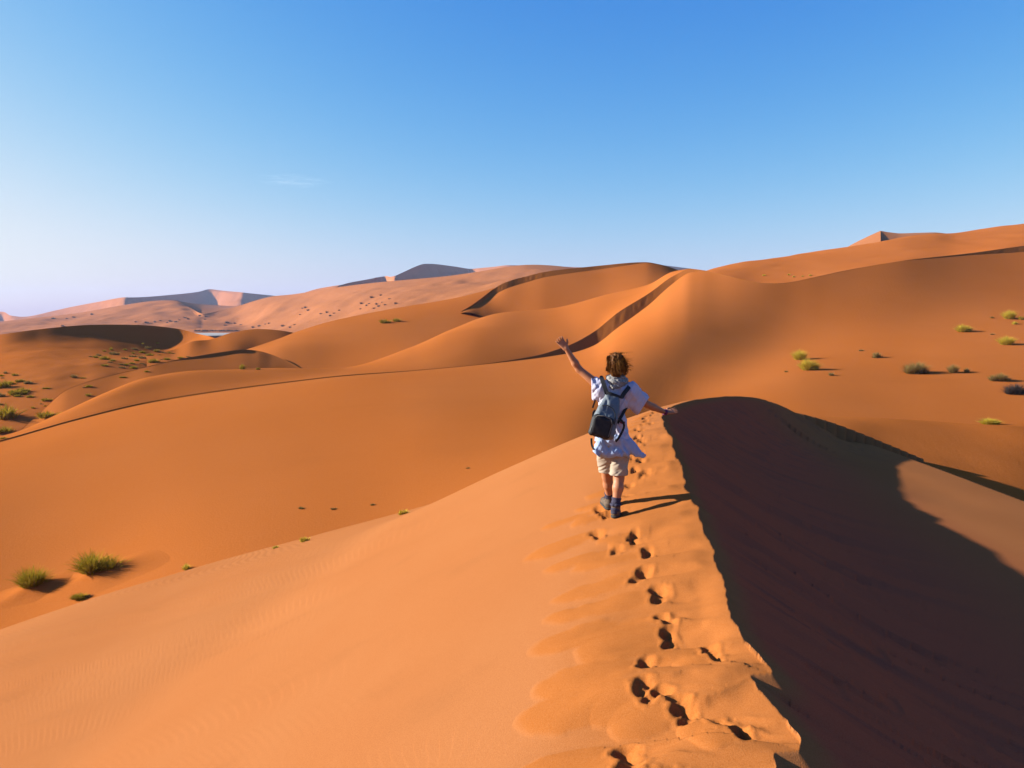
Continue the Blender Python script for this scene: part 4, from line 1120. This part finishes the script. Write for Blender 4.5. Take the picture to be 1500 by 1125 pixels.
# face stays free
Hf.cut(np.minimum(Yg - headc[1] - .055, (headc[2] + .055) - Z))
hair = link("hair", Hf.mesh("hair", ORG), M_hair, person)
rg = np.random.default_rng(77); V = []; F = []
def strand(p, d, L, w, droop, wind):
    k0 = len(V); side = np.cross(d, [0.2, 1.0, 0.1]); side /= max(1e-6, np.linalg.norm(side)); q = np.array(p, float); d = np.array(d, float)
    n_ = 5
    for j in range(n_ + 1):
        ww = w * (1 - j / n_) ** .5 + 0.0004
        V.append(q - side * ww); V.append(q + side * ww)
        d = d + np.array([wind, 0, -droop]) * (1 / n_); d /= np.linalg.norm(d); q = q + d * (L / n_)
    for j in range(n_): F.append((k0 + 2 * j, k0 + 2 * j + 1, k0 + 2 * j + 3, k0 + 2 * j + 2))
hc = headc - ORG
for _ in range(800):                               # over the back of the head
    a = rg.uniform(-1.3, 1.3); e = rg.uniform(-.35, 1.3)
    n_ = np.array([math.sin(a) * math.cos(e), -math.cos(a) * math.cos(e), math.sin(e)])
    p = hc + [.003, -.022, .012] + n_ * [.088, .096, .106]
    strand(p, n_ * .55 + np.array([rg.normal(.05, .25), 0, rg.normal(-.6, .3)]), rg.uniform(.045, .085), .0015, 1.1, .35)
for _ in range(70):                                # tuft lifted on top
    a = rg.normal(.01, .04); p = hc + [a, rg.normal(-.03, .03), .122]
    strand(p, np.array([rg.normal(.25, .3), rg.normal(0, .15), .75]), rg.uniform(.02, .065), .0012, .9, 1.2)
for _ in range(46):                                # blown to the right
    p = hc + [.092, rg.normal(-.01, .03), rg.normal(.02, .045)]
    strand(p, np.array([.9, rg.normal(-.1, .2), rg.normal(-.05, .3)]), rg.uniform(.03, .10), .0011, rg.uniform(-.3, .8), .6)
me = bpy.data.meshes.new("loose_strands"); me.from_pydata([tuple(v) for v in V], [], F); me.update()
link("loose_strands", me, M_hair2, hair)

# wrist band on the right hand
fw = (wrR - elR) / np.linalg.norm(wrR - elR); a1 = np.cross(fw, [0, 0, 1.0]); a1 /= np.linalg.norm(a1); a2 = np.cross(fw, a1)
Wb = Field(wrR - .07, wrR + .07, 0.004)
for b0, b1 in zip(t_[:-1], t_[1:]):
    c0 = wrR - fw * .004 + (a1 * math.cos(b0) + a2 * math.sin(b0)) * .027; c1 = wrR - fw * .004 + (a1 * math.cos(b1) + a2 * math.sin(b1)) * .027
    Wb.cone(c0 - fw * .008, c1 - fw * .008, .006, .006, .006); Wb.cone(c0 + fw * .008, c1 + fw * .008, .006, .006, .006)
band = link("wristband", Wb.mesh("wristband", wrR), M_magenta); band.location = wrR
props(band, "magenta wristband on the right wrist of the walker", "wristband")

# ------------------------------------------------------------------ backpack
PC = J(888.5, 609, -.125)
tilt = math.radians(-17)
upv = np.array([math.sin(-tilt) * 1.0, 0.10, math.cos(tilt)]); upv /= np.linalg.norm(upv)
rtv = np.array([math.cos(tilt), -.08, -math.sin(-tilt)]); rtv -= (rtv @ upv) * upv; rtv /= np.linalg.norm(rtv)
bkv = np.cross(rtv, upv); bkv = -bkv if bkv[1] > 0 else bkv           # towards the camera
def L3(a, b, c): return PC + rtv * a + upv * b + bkv * c
def local(P): q = P - PC; return q @ rtv, q @ upv, q @ bkv
pack = empty("backpack", Vector(L3(0, -.225, 0)))
props(pack, "grey backpack with black mesh pocket hanging on the walker's back", "backpack")
PO = L3(0, -.225, 0)
Fp = Field(PC - .36, PC + .36, 0.0065)
X, Yg, Z = Fp.coords(); a, b, c = local(np.stack([X, Yg, Z], -1))
half = np.interp(b, [-.24, -.19, -.05, .08, .18, .23], [.104, .122, .122, .106, .080, .066])
dep = np.interp(b, [-.24, -.18, .0, .12, .23], [.075, .090, .085, .062, .030])
qx = np.abs(a) - (half - .04); qy = np.abs(b) - .195; qz = np.abs(c - dep + .055) - (dep - .035)
Fp.D[:] = np.linalg.norm(np.maximum(np.stack([qx, qy, qz], -1), 0), axis=-1) + np.minimum(np.maximum.reduce([qx, qy, qz]), 0) - .038
Fp.D += (.007 * noise(a * 22 + b * 9, b * 14, 580) + .0035 * noise(a * 50, b * 36, 581)).astype(np.float32)
link("pack_body", Fp.mesh("pack_body", PO), M_pack, pack)
Fk = Field(PC - .36, PC + .36, 0.0065)
pa, pb = a + .028, b + .120
qx = np.abs(pa) - .066; qy = np.abs(pb) - .068; qz = np.abs(c - .112) - .008
Fk.D[:] = np.linalg.norm(np.maximum(np.stack([qx, qy, qz], -1), 0), axis=-1) + np.minimum(np.maximum.reduce([qx, qy, qz]), 0) - .042
Fk.D += (.005 * noise(a * 20 + b * 20, b * 9, 583)).astype(np.float32)
pocket = link("pocket", Fk.mesh("pocket", PO), M_black, pack)
def tube(name, pts, r, mat, parent, org, closed=False, sides=6):
    pts = np.array(pts, float); n = len(pts); V = []; F = []
    for i in range(n):
        d = pts[min(i + 1, n - 1)] - pts[max(i - 1, 0)]; d /= max(1e-9, np.linalg.norm(d))
        u = np.cross(d, [.31, .72, .62]); u /= np.linalg.norm(u); w = np.cross(d, u)
        for q in range(sides):
            V.append(pts[i] + (u * math.cos(q * 2 * math.pi / sides) + w * math.sin(q * 2 * math.pi / sides)) * r - org)
    for i in range(n - 1):
        for q in range(sides):
            F.append((i * sides + q, i * sides + (q + 1) % sides, (i + 1) * sides + (q + 1) % sides, (i + 1) * sides + q))
    me = bpy.data.meshes.new(name); me.from_pydata([tuple(v) for v in V], [], F); me.polygons.foreach_set("use_smooth", [True] * len(F)); me.update()
    return link(name, me, mat, parent)
def ribbon(name, pts, w, th, mat, parent, org, wide=None):
    """flat webbing along pts, w wide and th thick"""
    pts = np.array(pts, float)
    tt = np.linspace(0, len(pts) - 1, 6 * (len(pts) - 1) + 1)
    P = np.stack([akima(np.arange(len(pts)), pts[:, k], tt) if len(pts) > 2 else np.interp(tt, np.arange(len(pts)), pts[:, k]) for k in range(3)], 1)
    V = []; F = []
    for i in range(len(P)):
        d = P[min(i + 1, len(P) - 1)] - P[max(i - 1, 0)]; d /= np.linalg.norm(d)
        n_ = np.array(wide if wide is not None else [0, -1.0, 0.2]); s_ = np.cross(d, n_); s_ /= np.linalg.norm(s_); m_ = np.cross(s_, d)
        for (x, y) in ((-1, -1), (1, -1), (1, 1), (-1, 1)):
            V.append(P[i] + s_ * w / 2 * x + m_ * th / 2 * y - org)
    for i in range(len(P) - 1):
        for q in range(4): F.append((4 * i + q, 4 * i + (q + 1) % 4, 4 * i + 4 + (q + 1) % 4, 4 * i + 4 + q))
    F += [(0, 1, 2, 3), tuple(4 * (len(P) - 1) + k for k in (3, 2, 1, 0))]
    me = bpy.data.meshes.new(name); me.from_pydata([tuple(v) for v in V], [], F); me.update()
    return link(name, me, mat, parent)
tube("zip", [L3(-.120, -.19, .150), L3(-.117, -.06, .152), L3(-.096, -.025, .156), L3(-.03, -.008, .160), L3(.040, -.022, .160), L3(.066, -.07, .158), L3(.064, -.19, .152)], .0055, M_trim, pocket, PO)
tube("zip", [L3(-.075, .085, .098), L3(-.03, .10, .112), L3(.03, .085, .118), L3(.068, .04, .120), L3(.086, -.03, .118), L3(.090, -.09, .112)], .0050, M_black, pack, PO)
ribbon("top_strap", [J(888, 574.5, -.115), J(899, 578, -.13), J(911, 582.5, -.11)], .026, .006, M_black, pack, PO)
ribbon("shoulder_strap", [J(889, 577, -.11), J(886, 568, -.085), J(882.5, 557.5, -.02), J(881, 553, .07), J(882, 558, .16)], .042, .012, M_black, pack, PO)
ribbon("shoulder_strap", [J(910, 583, -.105), J(915, 575, -.08), J(921, 567.5, -.02), J(922, 564.5, .07), J(921, 570, .17)], .042, .012, M_black, pack, PO)
ribbon("side_strap", [J(918, 596, .05), J(914, 603, -.02), J(909, 612, -.08), J(904, 620, -.11)], .030, .006, M_black, pack, PO)
ribbon("dangling_strap", [J(906, 613, -.10), J(912, 618, -.09), J(914, 625, -.085), J(909, 637, -.095), J(902, 647, -.10)], .022, .004, M_black, pack, PO)
ribbon("side_strap", [J(872, 586, .0), J(870, 592, -.03), J(868, 597.5, -.05)], .016, .004, M_black, pack, PO)
ribbon("side_strap", [J(872, 601, -.02), J(869, 606, -.06), J(869, 616, -.09)], .020, .004, M_black, pack, PO)
ribbon("waist_strap", [J(866.5, 642, -.02), J(867, 652, -.05), J(871, 659, -.09)], .020, .005, M_black, pack, PO)
ribbon("buckle", [J(908, 613, -.11), J(905.5, 617, -.115)], .040, .014, M_black, pack, PO)
o = ribbon("hanging_cloth", [J(908, 616.5, -.085), J(911, 618.5, -.085), J(915, 620, -.07)], .030, .006, M_red, pack, PO)
o["label"] = "small red cloth tab"
